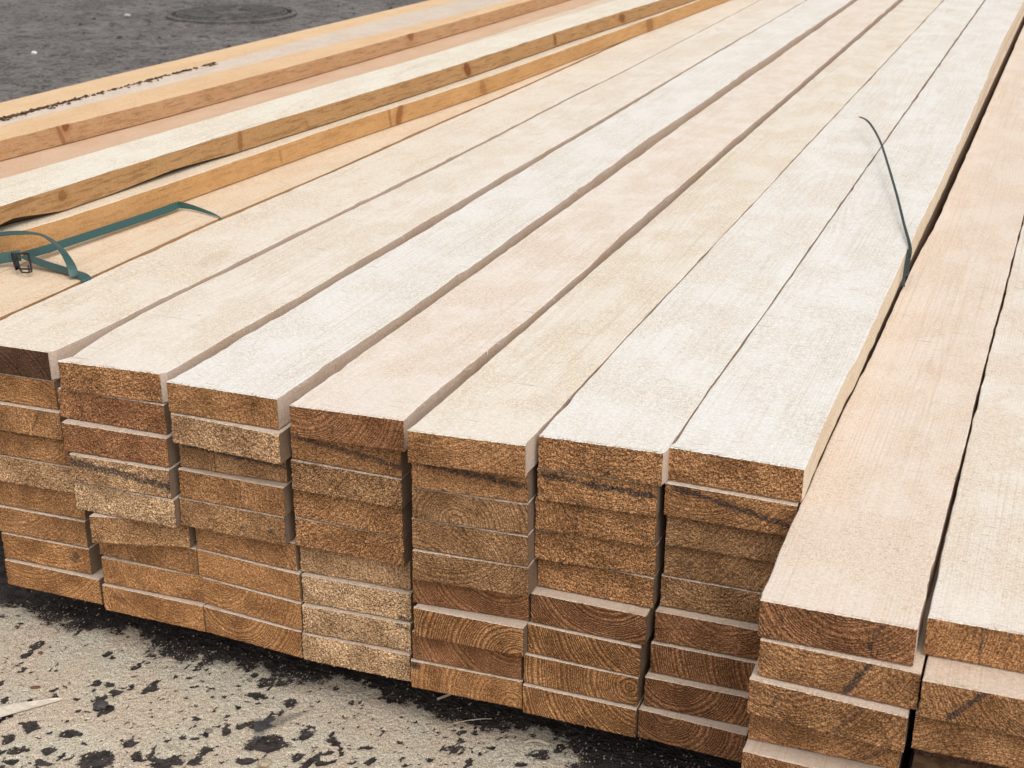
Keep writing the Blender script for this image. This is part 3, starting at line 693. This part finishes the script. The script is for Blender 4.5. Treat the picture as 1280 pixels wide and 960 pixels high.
left_board([(-1.668, 1.3), (-1.655, 2.1), (-1.644, 3.4), (-1.625, FAR_Y)], [(-1.5155, 1.3), (-1.5055, 2.1), (-1.4945, 3.4), (-1.4775, FAR_Y)], 0, 1.40,
           'cream board seen as a sliver under the two stepped boards', GL, top=PEACH, side=HONEY, patch=0.5, seed=32, endc='orange')
left_board([(-1.87, 1.4), (-1.85, 2.3), (-1.80, 3.5), (-1.735, 5.2), (-1.68, FAR_Y)][:], [(-1.672, 1.4), (-1.66, 2.1), (-1.648, 3.4), (-1.63, FAR_Y)], 0, 1.45,
           'board tucked behind the white topped plank', GL, top=PEACH, side=HONEY, patch=0.5, seed=33, endc='orange')
left_board([(-2.16, 1.5), (-2.12, 2.3), (-2.06, 3.5), (-2.0, 5.2), (-1.95, FAR_Y)], [(-1.873, 1.4), (-1.853, 2.3), (-1.803, 3.5), (-1.738, 5.2), (-1.683, FAR_Y)], 0, 1.50,
           'sunken peach board between the white plank and waney planks', GL, top=(0.62, 0.44, 0.31), side=HONEY, patch=0.5, seed=34, endc='orange')
u1R = [(-1.575, 1.45), (-1.542, 1.675), (-1.516, 1.78), (-1.478, 2.2), (-1.452, 2.6), (-1.384, 3.24), (-1.32, 4.4), (-1.255, 5.6), (-1.18, FAR_Y)]
left_board([(x - 0.147, y) for x, y in u1R], u1R, 1, 1.47, 'honey edged board directly on the pile, beside the teal strap', GL,
           top=(0.70, 0.60, 0.47), side=(0.56, 0.33, 0.145), patch=0.5, knotty=0.25, seed=35, endc='orange', rc=(2.0, -3.0), grainy=0.3,
           kn=[(2.41, 0.5, 0.004, 0.014, 0.35, 0.2), (2.87, 0.5, 0.013, 0.030, 0.8, -0.3), (2.83, 0.5, 0.004, 0.03, 0.5, 0.2), (3.27, 0.4, 0.018, 0.020, 0.45, 0.3), (4.5, 0.5, 0.03, 0.03, 0.6, 0.2)])
u2R = [(-1.575, 1.35), (-1.548, 1.695), (-1.528, 2.0), (-1.500, 2.35), (-1.466, 2.7), (-1.421, 3.2), (-1.372, 4.02), (-1.328, 4.5), (-1.26, 5.6), (-1.17, FAR_Y)]
u2L = [(-1.70, 1.35), (-1.668, 1.842), (-1.635, 2.227), (-1.592, 2.815), (-1.535, 3.45), (-1.494, 3.95), (-1.45, 4.6), (-1.39, 5.6), (-1.3, FAR_Y)]
def wane2(y):
    a = max(0.0, 1 - abs(y - 1.72) / 0.12) * 0.016 + max(0.0, 1 - abs(y - 2.13) / 0.22) * 0.009
    return (max(0.0015, a * 1.6), max(0.0012, a))
left_board(u2L, u2R, 2, 1.40, 'white topped plank with knotty brown edge, highest at left', GL,
           top=(0.74, 0.69, 0.59), side=(0.45, 0.27, 0.125), patch=0.35, knotty=0.25, seed=36, endc='orange', under=wane2, rc=(1.6, -2.0), grainy=0.5,
           kn=[(1.835, 0.62, 0.010, 0.009, 0.6, 0.0), (2.325, 0.5, 0.007, 0.024, 0.55, 0.0), (3.25, 0.5, 0.016, 0.018, 1.0, 0.5), (3.80, 0.5, 0.010, 0.016, 0.8, 0.3), (4.3, 0.5, 0.022, 0.014, 0.9, 0.5), (2.55, 0.3, 0.004, 0.008, 0.3, 0.3)])
wR = [(-2.045, 1.9), (-2.018, 2.25), (-1.978, 2.6), (-1.958, 2.8), (-1.917, 3.4), (-1.868, 4.3), (-1.83, 5.2), (-1.77, FAR_Y)]
wL = [(-2.145, 1.9), (-2.116, 2.357), (-2.073, 2.9), (-2.012, 3.564), (-1.935, 4.27), (-1.90, 5.0), (-1.83, FAR_Y)]
left_board(wL, wR, 1, 1.95, 'narrow orange plank with a dark knot on its edge, near far side', GL,
           top=(0.70, 0.495, 0.305), side=(0.54, 0.34, 0.19), patch=0.5, knotty=0.2, seed=37, endc='orange', rc=(3.0, -6.0), grainy=0.4, kn=[(2.42, 0.95, 0.010, 0.012, 1.3, 0.0), (2.405, 0.45, 0.006, 0.025, 0.6, 0.35), (3.9, 1.0, 0.02, 0.02, 0.8, 0.2)])
vL = [(-2.315, 1.9), (-2.292, 2.6), (-2.272, 3.1), (-2.225, 3.9), (-2.175, 4.8), (-2.08, FAR_Y)]
vR = [(x - 0.002, y) for x, y in wL]
vch = [(-2.182, 1.9), (-2.166, 2.411), (-2.15, 2.95), (-2.125, 3.77), (-2.088, 4.6), (-2.0, FAR_Y)]
left_board(vL, vR, 1, 1.95, 'outermost orange plank with whitish waney edge and bark crumbs', GL,
           top=(0.71, 0.51, 0.315), side=(0.62, 0.42, 0.25), patch=0.4, knotty=0.2, seed=38, endc='orange', rc=(3.0, -6.0),
           cham=lambda y: (float(interp(vR, y) - interp(vch, y)), 0.010))
V_BOARD = [o for o in COL.objects if o.get('label', '').startswith('outermost')][0]

# bark crumbs left on the waney edge
def chips(name, pts, mat, rng):
    V, F = [], []
    for (x, y, z, s) in pts:
        b = len(V)
        ax = rng.uniform(0.5, 1.2) * s; ay = rng.uniform(0.8, 2.4) * s; az = rng.uniform(0.4, 0.9) * s
        for dx, dy, dz in ((-1, -1, -.5), (1, -1, -.5), (1, 1, -.5), (-1, 1, -.5), (0, -.3, 1), (.2, .6, .8)):
            V.append((x + dx * ax * rng.uniform(.6, 1), y + dy * ay * rng.uniform(.6, 1), z + dz * az))
        for q in ((0, 1, 4), (1, 5, 4), (1, 2, 5), (2, 3, 5), (3, 4, 5), (3, 0, 4), (3, 2, 1, 0)):
            F.append(tuple(b + i for i in q))
    return V, F
rng = np.random.RandomState(8)
pts = []
for i in range(1100):
    y = rng.uniform(2.40, 3.22)
    dens = 0.35 + 0.65 * float(vnoise(y * 14, 0.3, 0, 77) > 0.42)
    if rng.rand() > dens: continue
    x = float(interp(vch, y)) + rng.normal(0.003, 0.0022) + (rng.rand() < 0.12) * rng.uniform(0, 0.02)
    pts.append((x, y, TOP + PITCH + rng.uniform(-0.001, 0.003), 0.0010 + 0.0028 * rng.rand() ** 2))
Vc, Fc = chips('bark', pts, M_BARK, rng)
org = V_BOARD.location
bk = mesh_obj('bark', [(a - org[0], b - org[1], c - org[2]) for a, b, c in Vc], Fc, [M_BARK], V_BOARD)
tag(bk, kind='stuff')

# boards packed under the visible ones at left and at the near right, too low to be seen singly
def bulk(name, cells, y_of, label):
    V, F = [], []
    for (x, z) in cells:
        y0 = y_of(x, z); b = len(V)
        x1 = x + 0.147; z1 = z + THK; y1 = 7.3
        for p in ((x, y0, z), (x1, y0, z), (x1, y0, z1), (x, y0, z1), (x, y1, z), (x1, y1, z), (x1, y1, z1), (x, y1, z1)): V.append(p)
        for q in ((0, 1, 2, 3), (5, 4, 7, 6), (3, 2, 6, 7), (1, 0, 4, 5), (1, 5, 6, 2), (0, 3, 7, 4)): F.append(tuple(b + i for i in q))
    o = mesh_obj(name, V, F, [M_BULK])
    return tag(o, label, 'boards', None, 'stuff')
M_BULK = make_plain('stacked_timber', (0.30, 0.18, 0.10), 0.85, 0.2, 0.4, 60, 0.0, 0.001)
rb = random.Random(3)
bulk('packed_boards', [(-1.52 - 0.153 * i, TOP - (k + 1) * PITCH + 0.0005) for i in range(5) for k in range(1, 9)],
     lambda x, z: 1.62 + rb.uniform(0, 0.03), 'brown boards packed beneath the left side layer, mostly in shadow')
bulk('packed_boards', [(x, TOP - (k + 1) * PITCH + 0.0005) for x in (-0.217, -0.056) for k in range(5, 9) if not (x < -0.1 and k == 5)],
     lambda x, z: 1.20 + rb.uniform(0, 0.02), 'boards at the foot of the near pile, under the recessed one')
BASE = TOP - 9 * PITCH
M_BEARER = make_plain('bearer_timber', (0.16, 0.11, 0.07), 0.9, 0.2, 0.4, 60, 0.0, 0.002)
for i, y in enumerate((2.0, 4.3, 6.6)):
    V = [(sx, y + sy, sz) for sz in (0.002, BASE) for sx, sy in ((-2.28, -0.05), (0.1, -0.05), (0.1, 0.05), (-2.28, 0.05))]
    o = mesh_obj('bearer', V, [(3, 2, 1, 0), (4, 5, 6, 7), (0, 1, 5, 4), (1, 2, 6, 5), (2, 3, 7, 6), (3, 0, 4, 7)], [M_BEARER])
    tag(o, ('cross timber in the dark under the near end of the pile', 'cross timber under the middle of the pile', 'cross timber under the far end of the pile')[i], 'bearer', 'cross timbers under the pile')

# torn fibres along the sawn seams and ends, each set a part of its board
def fibres(board, pts, seed):
    rg = np.random.RandomState(seed); V, F = [], []
    for (x, y, z, ln, dirx, diry, dirz, wd) in pts:
        b = len(V); d = Vector((dirx, diry, dirz)).normalized(); s = d.cross(Vector((0, 0, 1)));
        s = s.normalized() if s.length > 1e-3 else Vector((1, 0, 0)); p = Vector((x, y, z))
        bend = Vector((rg.normal(0, .3), rg.normal(0, .3), rg.uniform(-.1, .5))) * ln
        for t, ww in ((0, 1), (0.35, 0.8), (0.7, 0.5), (1, 0.12)):
            c = p + d * ln * t + bend * t * t
            V.append(c + s * wd * ww); V.append(c - s * wd * ww * 0.6 + Vector((0, 0, wd * 0.8 * ww)))
        for i in range(3): F.append((b + 2 * i, b + 2 * i + 1, b + 2 * i + 3, b + 2 * i + 2))
    o_ = board.location
    o = mesh_obj('torn_fibres', [(v[0] - o_[0], v[1] - o_[1], v[2] - o_[2]) for v in V], F, [M_FIBRE], board)
    return tag(o, kind='stuff')
byname = {}
for o in COL.objects:
    if o.get('category') == 'board': byname[o['label']] = o
for c, dens in (('A', 16), ('B', 22), ('C', 34), ('D', 26), ('E', 8), ('G', 10)):
    bd = byname[TOPTXT[c + '1']]; rg = np.random.RandomState(ord(c)); pts = []
    for i in range(dens):
        y = 1.4 + (rg.rand() ** 1.5) * 2.6
        x = float(interp(EDGES[c + 'R'], y)) - 0.001
        pts.append((x, y, TOP - 0.001, rg.uniform(0.005, 0.016), rg.uniform(0.1, 0.9), rg.uniform(-1, 0.2), rg.uniform(-0.5, 0.4), rg.uniform(0.0002, 0.0005)))
    if c == 'D':
        for i in range(12):
            y = 1.60 + rg.rand() * 0.11; x = float(interp(EDGES['DR'], y)) - 0.002
            pts.append((x, y, TOP - 0.0005, rg.uniform(0.008, 0.018), rg.uniform(0.1, 0.5), -1, rg.uniform(-.1, .15), rg.uniform(0.0003, 0.0008)))
    fibres(bd, pts, ord(c))

# ------------------------------------------------------------------ straps
def ribbon(name, path, wid, vecs, thk, mat, parent=None, sub=6):
    """a flat band: path points, width vector at each, swept smoothly"""
    P = [Vector(p) for p in path]; Wv = [Vector(v).normalized() for v in vecs]
    def cr(a, b, c, d, t):
        return 0.5 * ((2 * b) + (c - a) * t + (2 * a - 5 * b + 4 * c - d) * t * t + (3 * b - a - 3 * c + d) * t ** 3)
    pts, ws = [], []
    for i in range(len(P) - 1):
        a, b, c, d = P[max(i - 1, 0)], P[i], P[i + 1], P[min(i + 2, len(P) - 1)]
        for k in range(sub):
            t = k / sub
            pts.append(cr(a, b, c, d, t)); ws.append(Wv[i].lerp(Wv[i + 1], t).normalized())
    pts.append(P[-1]); ws.append(Wv[-1])
    V, F = [], []
    for i, (p, wv) in enumerate(zip(pts, ws)):
        t = (pts[min(i + 1, len(pts) - 1)] - pts[max(i - 1, 0)]).normalized()
        nrm = t.cross(wv).normalized()
        wv2 = nrm.cross(t).normalized()
        for a, b in ((-1, -1), (1, -1), (1, 1), (-1, 1)):
            wd_ = wid if not isinstance(wid, (list, tuple)) else float(np.interp(i / (len(pts) - 1), np.linspace(0, 1, len(wid)), wid))
            V.append(p + wv2 * (wd_ / 2 * a) + nrm * (thk / 2 * b))
    for i in range(len(pts) - 1):
        for k in range(4):
            F.append((4 * i + k, 4 * i + (k + 1) % 4, 4 * i + 4 + (k + 1) % 4, 4 * i + 4 + k))
    F += [(3, 2, 1, 0), tuple(4 * (len(pts) - 1) + k for k in range(4))]
    return mesh_obj(name, V, F, [mat], parent)
def tube(V, F, path, r, seg=8, closed=False):
    P = [Vector(p) for p in path]; n = len(P); b0 = len(V)
    for i, p in enumerate(P):
        a = P[(i - 1) % n] if closed or i > 0 else P[i]; c = P[(i + 1) % n] if closed or i < n - 1 else P[i]
        t = (c - a).normalized(); u = t.cross(Vector((0, 0, 1)));
        if u.length < 1e-3: u = t.cross(Vector((0, 1, 0)))
        u.normalize(); v = t.cross(u)
        for k in range(seg):
            th = 2 * math.pi * k / seg; V.append(p + u * (r * math.cos(th)) + v * (r * math.sin(th)))
    for i in range(n if closed else n - 1):
        j = (i + 1) % n
        for k in range(seg):
            F.append((b0 + i * seg + k, b0 + i * seg + (k + 1) % seg, b0 + j * seg + (k + 1) % seg, b0 + j * seg + k))
SZ = TOP + 0.0035
strap = bpy.data.objects.new('strap', None); strap.location = (0, 0, 0); COL.objects.link(strap)
tag(strap, 'wide teal packing strap with black wire buckle on the left peach board', 'strap')
ribbon('band', [(-1.497, 1.680, SZ + 0.013), (-1.492, 1.74, SZ + 0.010), (-1.477, 1.885, SZ + 0.008), (-1.467, 1.985, SZ + 0.007), (-1.4625, 2.052, SZ + 0.007)], 0.0155,
       [(0.80, 0, -0.56), (0.82, 0, -0.54), (0.84, 0, -0.52), (0.84, 0, -0.52), (0.84, 0.1, -0.5)], 0.0009, M_TEAL, strap)
ribbon('band', [(-1.4645, 2.050, SZ + 0.007), (-1.44, 2.052, SZ + 0.005), (-1.405, 2.045, SZ + 0.002), (-1.365, 2.030, SZ - 0.001), (-1.3548, 2.024, TOP - 0.008)], [0.0135, 0.009, 0.006, 0.004, 0.003],
       [(0.55, 0.15, -0.6), (0.15, -0.25, -0.75), (0.3, -0.55, -0.45), (0.4, -0.75, 0.1), (0.45, -0.8, 0.3)], 0.0009, M_TEAL, strap)
ribbon('band', [(-1.495, 1.675, SZ + 0.014), (-1.455, 1.672, SZ + 0.007), (-1.41, 1.668, SZ + 0.002), (-1.366, 1.656, SZ), (-1.3575, 1.653, TOP - 0.012)], 0.019,
       [(0.2, 1, -0.1), (0.2, 1, 0.05), (0.2, 1, 0.05), (0.2, 1, 0.05), (0.2, 1, 0.05)], 0.0009, M_TEAL, strap)
ribbon('band', [(-1.567, 1.50, SZ + 0.016), (-1.540, 1.60, SZ + 0.012), (-1.524, 1.655, SZ + 0.012), (-1.497, 1.672, SZ + 0.015)], 0.017,
       [(-0.3, 0, 0.95), (-0.3, 0, 0.95), (-0.2, 0.1, 0.95), (0.1, 0.4, 0.9)], 0.0009, M_TEAL, strap)
ribbon('band', [(-1.5586, 1.6297, 0.5075), (-1.525, 1.6638, 0.5135), (-1.4938, 1.6822, 0.5145), (-1.4601, 1.6876, 0.5115), (-1.4222, 1.6759, 0.4995), (-1.3931, 1.6605, 0.4815), (-1.3779, 1.6478, 0.4665)], 0.014,
       [(-0.1, 1, 0.25), (-0.05, 1, 0.25), (0.05, 1, 0.1), (0.25, 0.9, -0.32), (0.42, 0.8, -0.5), (0.70, 0.5, -0.35), (0.95, 0.2, -0.1)], 0.0009, M_TEAL, strap, 8)
Vb, Fb = [], []
TL, TR, BR, BL = (-1.4985, 1.6633, 0.4855), (-1.4800, 1.6702, 0.4855), (-1.4530, 1.6420, 0.4715), (-1.4715, 1.6370, 0.4715)
tube(Vb, Fb, [TL, TR, BR, BL], 0.0017, 8, True)
tube(Vb, Fb, [(-1.5035, 1.6610, 0.4850), (-1.4755, 1.6350, 0.4718)], 0.0028, 8)
tube(Vb, Fb, [BL, (-1.4600, 1.6279, 0.4700), (-1.4500, 1.6308, 0.4695), (-1.4480, 1.6360, 0.4705), BR], 0.0013, 8)
tube(Vb, Fb, [(-1.4650, 1.6489, 0.4735), (-1.4530, 1.6365, 0.4710), (-1.4500, 1.6308, 0.4700)], 0.0012, 6)
mesh_obj('buckle', Vb, Fb, [M_WIRE], strap, smooth=True)
for ch in strap.children: pass

S2_UP = [(-0.2384, 2.4037, 0.4715), (-0.2764, 2.5819, 0.4815), (-0.3389, 2.8703, 0.4895), (-0.3674, 2.9899, 0.4925), (-0.3957, 3.0904, 0.4945), (-0.4174, 3.1553, 0.4945), (-0.4382, 3.2011, 0.4915)]
s2 = [(-0.2108, 2.253, 0.4265), (-0.2121, 2.2772, 0.4465), (-0.2135, 2.292, 0.4635)] + S2_UP
vw = []
for p in s2:
    d = (Vector(p) - Vector((0, 0, CAM_Z))).normalized(); vw.append(d + Vector((0.10, 0, 0.06)))
t2 = ribbon('strap', s2, [0.006, 0.0055, 0.005, 0.0045, 0.0045, 0.0045, 0.0045, 0.005, 0.0055, 0.006], [(1, 0.1, 0.05)] * len(s2), 0.0011, M_DKGREEN, None)
tag(t2, 'thin dark green strap end springing up from the seam onto white boards', 'strap')
t3 = ribbon('strap_tail', [(-0.2095, 2.205, 0.423), (-0.2125, 2.238, 0.441), (-0.2145, 2.285, 0.4625)], 0.005, [(1, 0.3, 0.1)] * 3, 0.0008, M_DKGREEN, t2)

# ------------------------------------------------------------------ ground
def axis(lo, hi, dense):
    """grid lines: 0.0035 m inside the dense spans, growing away from them"""
    out = []
    x = lo
    while x < hi:
        out.append(x)
        st = 8.0
        for (a, b, s) in dense:
            d = max(a - x, x - b, 0.0)
            st = min(st, s + d * 0.22)
        x += st
    out.append(hi)
    return np.array(out)
gx = axis(-60, 60, [(-1.34, -0.36, 0.0033), (-7.0, -2.9, 0.035)])
gy = axis(-20, 110, [(1.09, 1.52, 0.0033), (4.4, 8.6, 0.035)])
GX, GY = np.meshgrid(gx, gy)
def dust_of(X, Y):
    edge = 1.418 + (fbm(X * 11, Y * 11, 0, 3, 4) - 0.5) * 0.09 + (fbm(X * 70, Y * 70, 0, 5, 4) - 0.5) * 0.05
    d = sstep(0.045, -0.034, Y - edge)
    d *= sstep(-0.40, -0.50, X + (fbm(X * 20, Y * 20, 0, 8, 3) - 0.5) * 0.15 + (Y - 1.4) * -0.4)
    # worn through towards the viewer
    near = sstep(1.24, 1.13, Y + 0.10 * (X + 1.1)) * 0.42 + 0.04
    pn = fbm(X * 42, Y * 30, 0, 12, 4)
    d *= 1 - sstep(0.70 - near * 0.34, 0.76 - near * 0.34, pn)
    th = fbm(X * 150, Y * 110, 0, 18, 3)
    d *= 1 - 0.8 * sstep(0.70, 0.78, th)
    rg = np.random.RandomState(5)
    sp = [(x, y, a, b, 0) for x, y, a, b in SPOTS]
    for i in range(420):
        sp.append((rg.uniform(-1.32, -0.5), rg.uniform(1.10, 1.41), 0.0016 + 0.0035 * rg.rand() ** 3, 0.0014 + 0.003 * rg.rand() ** 3, rg.uniform(-1, 1)))
    wx = (fbm(X * 110, Y * 110, 0, 33, 4) - 0.5) * 0.020; wy = (fbm(X * 110, Y * 110, 0, 44, 4) - 0.5) * 0.020
    for x, y, a, b, th_ in sp:
        m = (abs(X - x) < 0.06) & (abs(Y - y) < 0.06)
        if not m.any(): continue
        k = min(1.0, a / 0.008)
        dx = X[m] - x + wx[m] * k; dy = Y[m] - y + wy[m] * k
        c_, s_ = math.cos(0.38 + th_), math.sin(0.38 + th_)
        u = (dx * c_ + dy * s_) / (a * 0.85); v = (-dx * s_ + dy * c_) / (b * 0.85)
        rr = np.hypot(u, v)
        d[m] = np.minimum(d[m], sstep(0.35, 1.45, rr))
    return d
near = (GX > -1.7) & (GX < 0.0) & (GY > 0.9) & (GY < 1.7)
D = np.zeros_like(GX)
D[near] = dust_of(GX[near], GY[near])
Zg = np.zeros_like(GX)
Zg[near] = (fbm(GX[near] * 260, GY[near] * 260, 0, 61, 2) - 0.5) * 0.0022 + D[near] * (0.0022 + 0.0016 * vnoise(GX[near] * 300, GY[near] * 300, 0, 70))
farm = (GY > 4.0) & (GY < 9.5) & (GX < -2.5) & (GX > -8)
Zg[farm] = (fbm(GX[farm] * 7, GY[farm] * 7, 0, 81, 4) - 0.5) * 0.03
ny, nx = GX.shape
V = np.stack([GX.ravel(), GY.ravel(), Zg.ravel()], 1)
I = np.arange(nx * ny).reshape(ny, nx)
Q = np.stack([I[:-1, :-1].ravel(), I[:-1, 1:].ravel(), I[1:, 1:].ravel(), I[1:, :-1].ravel()], 1)
me = bpy.data.meshes.new('ground')
me.vertices.add(len(V)); me.vertices.foreach_set('co', V.ravel())
me.loops.add(Q.size); me.loops.foreach_set('vertex_index', Q.ravel().astype(np.int32))
me.polygons.add(len(Q)); me.polygons.foreach_set('loop_start', np.arange(0, Q.size, 4, dtype=np.int32))
me.update(calc_edges=True)
me.attributes.new('dust', 'FLOAT', 'POINT').data.foreach_set('value', D.ravel())
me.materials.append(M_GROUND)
g = bpy.data.objects.new('ground', me); COL.objects.link(g); tag(g, kind='structure')

# manhole cover flush in the yard
def manhole(cx, cy, r):
    root = bpy.data.objects.new('manhole_cover', None); root.location = (cx, cy, 0); COL.objects.link(root)
    tag(root, 'round iron manhole cover set in the grey asphalt yard', 'manhole cover')
    def ring_mesh(name, prof, seg=72, sx=1, sy=1):
        V, F = [], []
        for i in range(seg):
            a = 2 * math.pi * i / seg
            for (rr, z) in prof: V.append((rr * math.cos(a) * sx, rr * math.sin(a) * sy, z))
        n = len(prof)
        for i in range(seg):
            j = (i + 1) % seg
            for k in range(n - 1): F.append((i * n + k, j * n + k, j * n + k + 1, i * n + k + 1))
        return V, F
    V, F = ring_mesh('frame', [(r + 0.03, -0.02), (r + 0.03, 0.016), (r, 0.020), (r - 0.002, -0.012)])
    mesh_obj('frame', V, F, [M_IRON], root)
    V, F = ring_mesh('lid', [(r - 0.026, -0.012), (r - 0.026, 0.016), (0.0001, 0.017)])
    # ribs: bands of parallel bars either side of a raised centre ring
    v2, f2 = ring_mesh('x', [(r * 0.36, 0.016), (r * 0.355, 0.030), (r * 0.325, 0.030), (r * 0.32, 0.016)])
    b = len(V); V += v2; F += [tuple(i + b for i in q) for q in f2]
    v2, f2 = ring_mesh('x', [(r * 0.92, 0.016), (r * 0.915, 0.024), (r * 0.885, 0.024), (r * 0.88, 0.016)])
    b = len(V); V += v2; F += [tuple(i + b for i in q) for q in f2]
    ca, sa = math.cos(0.38), math.sin(0.38)
    for i in range(-9, 10):
        v = i * r * 0.088
        half = math.sqrt(max((r * 0.86) ** 2 - v * v, 0))
        inner = math.sqrt(max((r * 0.40) ** 2 - v * v, 0))
        for s_ in (-1, 1):
            u0, u1 = s_ * max(inner, r * 0.08), s_ * half
            if abs(u1) - abs(u0) < 0.02: continue
            b = len(V)
            for (uu, vv, zz) in ((u0, v - .006, .016), (u1, v - .006, .016), (u1, v + .006, .016), (u0, v + .006, .016), (u0, v - .006, .031), (u1, v - .006, .031), (u1, v + .006, .031), (u0, v + .006, .031)):
                V.append((uu * ca - vv * sa, uu * sa + vv * ca, zz))
            for q in ((4, 5, 6, 7), (0, 1, 5, 4), (1, 2, 6, 5), (2, 3, 7, 6), (3, 0, 4, 7)): F.append(tuple(b + k for k in q))
    mesh_obj('lid', V, F, [M_IRON], root)
manhole(-4.745, 7.36, 0.355)

# ------------------------------------------------------------------ small things on the ground
def blob(name, x, y, sx, sy, sz, mat, label, cat, rot=0.0, seed=0, z=0.003, group=None):
    rg = np.random.RandomState(seed)
    V, F = [], []
    nu, nv = 10, 5
    for j in range(nv + 1):
        ph = math.pi * j / nv
        for i in range(nu):
            th = 2 * math.pi * i / nu
            k = 1 + rg.uniform(-0.16, 0.16)
            px, py, pz = math.sin(ph) * math.cos(th) * sx * k, math.sin(ph) * math.sin(th) * sy * k, math.cos(ph) * sz * k
            V.append((px * math.cos(rot) - py * math.sin(rot), px * math.sin(rot) + py * math.cos(rot), pz))
    for j in range(nv):
        for i in range(nu):
            F.append((j * nu + i, j * nu + (i + 1) % nu, (j + 1) * nu + (i + 1) % nu, (j + 1) * nu + i))
    o = mesh_obj(name, V, F, [mat]); o.location = (x, y, z + sz * 0.5)
    return tag(o, label, cat, group)
blob('stone', -1.105, 1.268, 0.010, 0.009, 0.006, M_STONE, 'biggest black stone lying on pale sawdust, left foreground', 'stone', 0.3, 1)
blob('stone', -0.939, 1.276, 0.0055, 0.0045, 0.003, make_plain('tan_stone', (0.20, 0.16, 0.13), 0.85), 'small grey brown stone beside a black patch in sawdust', 'stone', 0.1, 2)
blob('bark_chip', -1.217, 1.272, 0.0075, 0.004, 0.0015, M_BROWNCHIP, 'red brown bark flake on sawdust above the white splinter', 'bark chip', 0.5, 3)
blob('bark_chip', -1.268, 1.345, 0.0038, 0.003, 0.0015, M_BROWNCHIP, 'small round brown chip on sawdust at the left frame edge', 'bark chip', 0.2, 4)
blob('stone', -4.848, 5.704, 0.018, 0.012, 0.010, make_plain('white_stone', (0.62, 0.60, 0.57), 0.8), 'white stone on the grey yard, near the far left', 'stone', 0.2, 5, 0.01)
blob('stone', -5.27, 7.05, 0.020, 0.012, 0.010, make_plain('pale_stone', (0.40, 0.38, 0.36), 0.8), 'pale stone on the yard left of the manhole', 'stone', 0.2, 6, 0.01)
blob('stone', -0.835, 1.243, 0.009, 0.008, 0.005, make_plain('buff_stone', (0.36, 0.29, 0.20), 0.85), 'buff stone at the bottom edge, below the film scrap', 'stone', 0.4, 7)
# pointed wood splinter at the left edge
V = [(-1.262, 1.178, 0.006), (-1.240, 1.162, 0.005), (-1.205, 1.205, 0.006), (-1.163, 1.262, 0.004), (-1.170, 1.258, 0.006), (-1.215, 1.222, 0.007)]
V += [(x, y, z + 0.0022) for x, y, z in V]
F = [tuple(range(5, -1, -1)), tuple(range(6, 12))] + [(i, (i + 1) % 6, 6 + (i + 1) % 6, 6 + i) for i in range(6)]
tag(mesh_obj('wood_splinter', V, F, [M_SLIVER]), 'long pointed whitish wood splinter on sawdust at the left edge', 'splinter')
# curled shavings
def shaving(path, wd, label):
    o = ribbon('wood_shaving', path, wd, [(0.2, 0.4, 0.9)] * len(path), 0.0004, M_SHAVE)
    return tag(o, label, 'wood shaving')
shaving([(-0.975, 1.228, 0.006), (-0.958, 1.226, 0.010), (-0.942, 1.219, 0.008), (-0.932, 1.208, 0.005)], 0.0018, 'thin white curled shaving on a dark asphalt patch')
shaving([(-0.655, 1.372, 0.005), (-0.652, 1.392, 0.008), (-0.638, 1.408, 0.010), (-0.616, 1.424, 0.010), (-0.603, 1.436, 0.006)], 0.0012, 'hair thin arched shaving near the dark gap under the pile')
shaving([(-0.545, 1.405, 0.005), (-0.530, 1.412, 0.008), (-0.512, 1.412, 0.006)], 0.0035, 'short pale shaving in the shadow by the pile')
shaving([(-0.690, 1.452, 0.004), (-0.672, 1.470, 0.008), (-0.662, 1.49, 0.006)], 0.0035, 'greyish sliver half under the pile beyond the sawdust')
# scrap of clear plastic film, crumpled
V = [(-0.903, 1.318, 0.005), (-0.888, 1.305, 0.010), (-0.868, 1.270, 0.005), (-0.862, 1.300, 0.012), (-0.842, 1.352, 0.006), (-0.868, 1.328, 0.010), (-0.83, 1.372, 0.005)]
F = [(0, 1, 5), (1, 3, 5), (1, 2, 3), (3, 4, 5), (4, 6, 5)]
tag(mesh_obj('plastic_scrap', V, F, [M_FILM]), 'crumpled blue grey scrap of clear plastic film on dark asphalt', 'plastic scrap')
# loose wood crumbs scattered over sawdust and asphalt
rg = np.random.RandomState(21); pts = []
for i in range(2400):
    x, y = rg.uniform(-1.40, -0.3), (rg.uniform(1.08, 1.62) if i % 2 else 1.40 + rg.normal(0, 0.035))
    pts.append((x, y, 0.0042, rg.uniform(0.0004, 0.0012)))
Vc, Fc = chips('c', pts, None, rg)
cr = mesh_obj('wood_crumbs', Vc, Fc, [M_SHAVE]); tag(cr, 'pale wood crumbs strewn over the sawdust and dark ground', 'wood crumbs', None, 'stuff')
pts = []
for i in range(420):
    x, y = rg.uniform(-7.5, -2.8), rg.uniform(4.4, 8.8)
    pts.append((x, y, 0.008, 0.003 + 0.009 * rg.rand() ** 3))
Vc, Fc = chips('c', pts, None, rg)
cr = mesh_obj('gravel', Vc, Fc, [M_STONE]); tag(cr, 'loose dark grit scattered over the far yard', 'gravel', None, 'stuff')
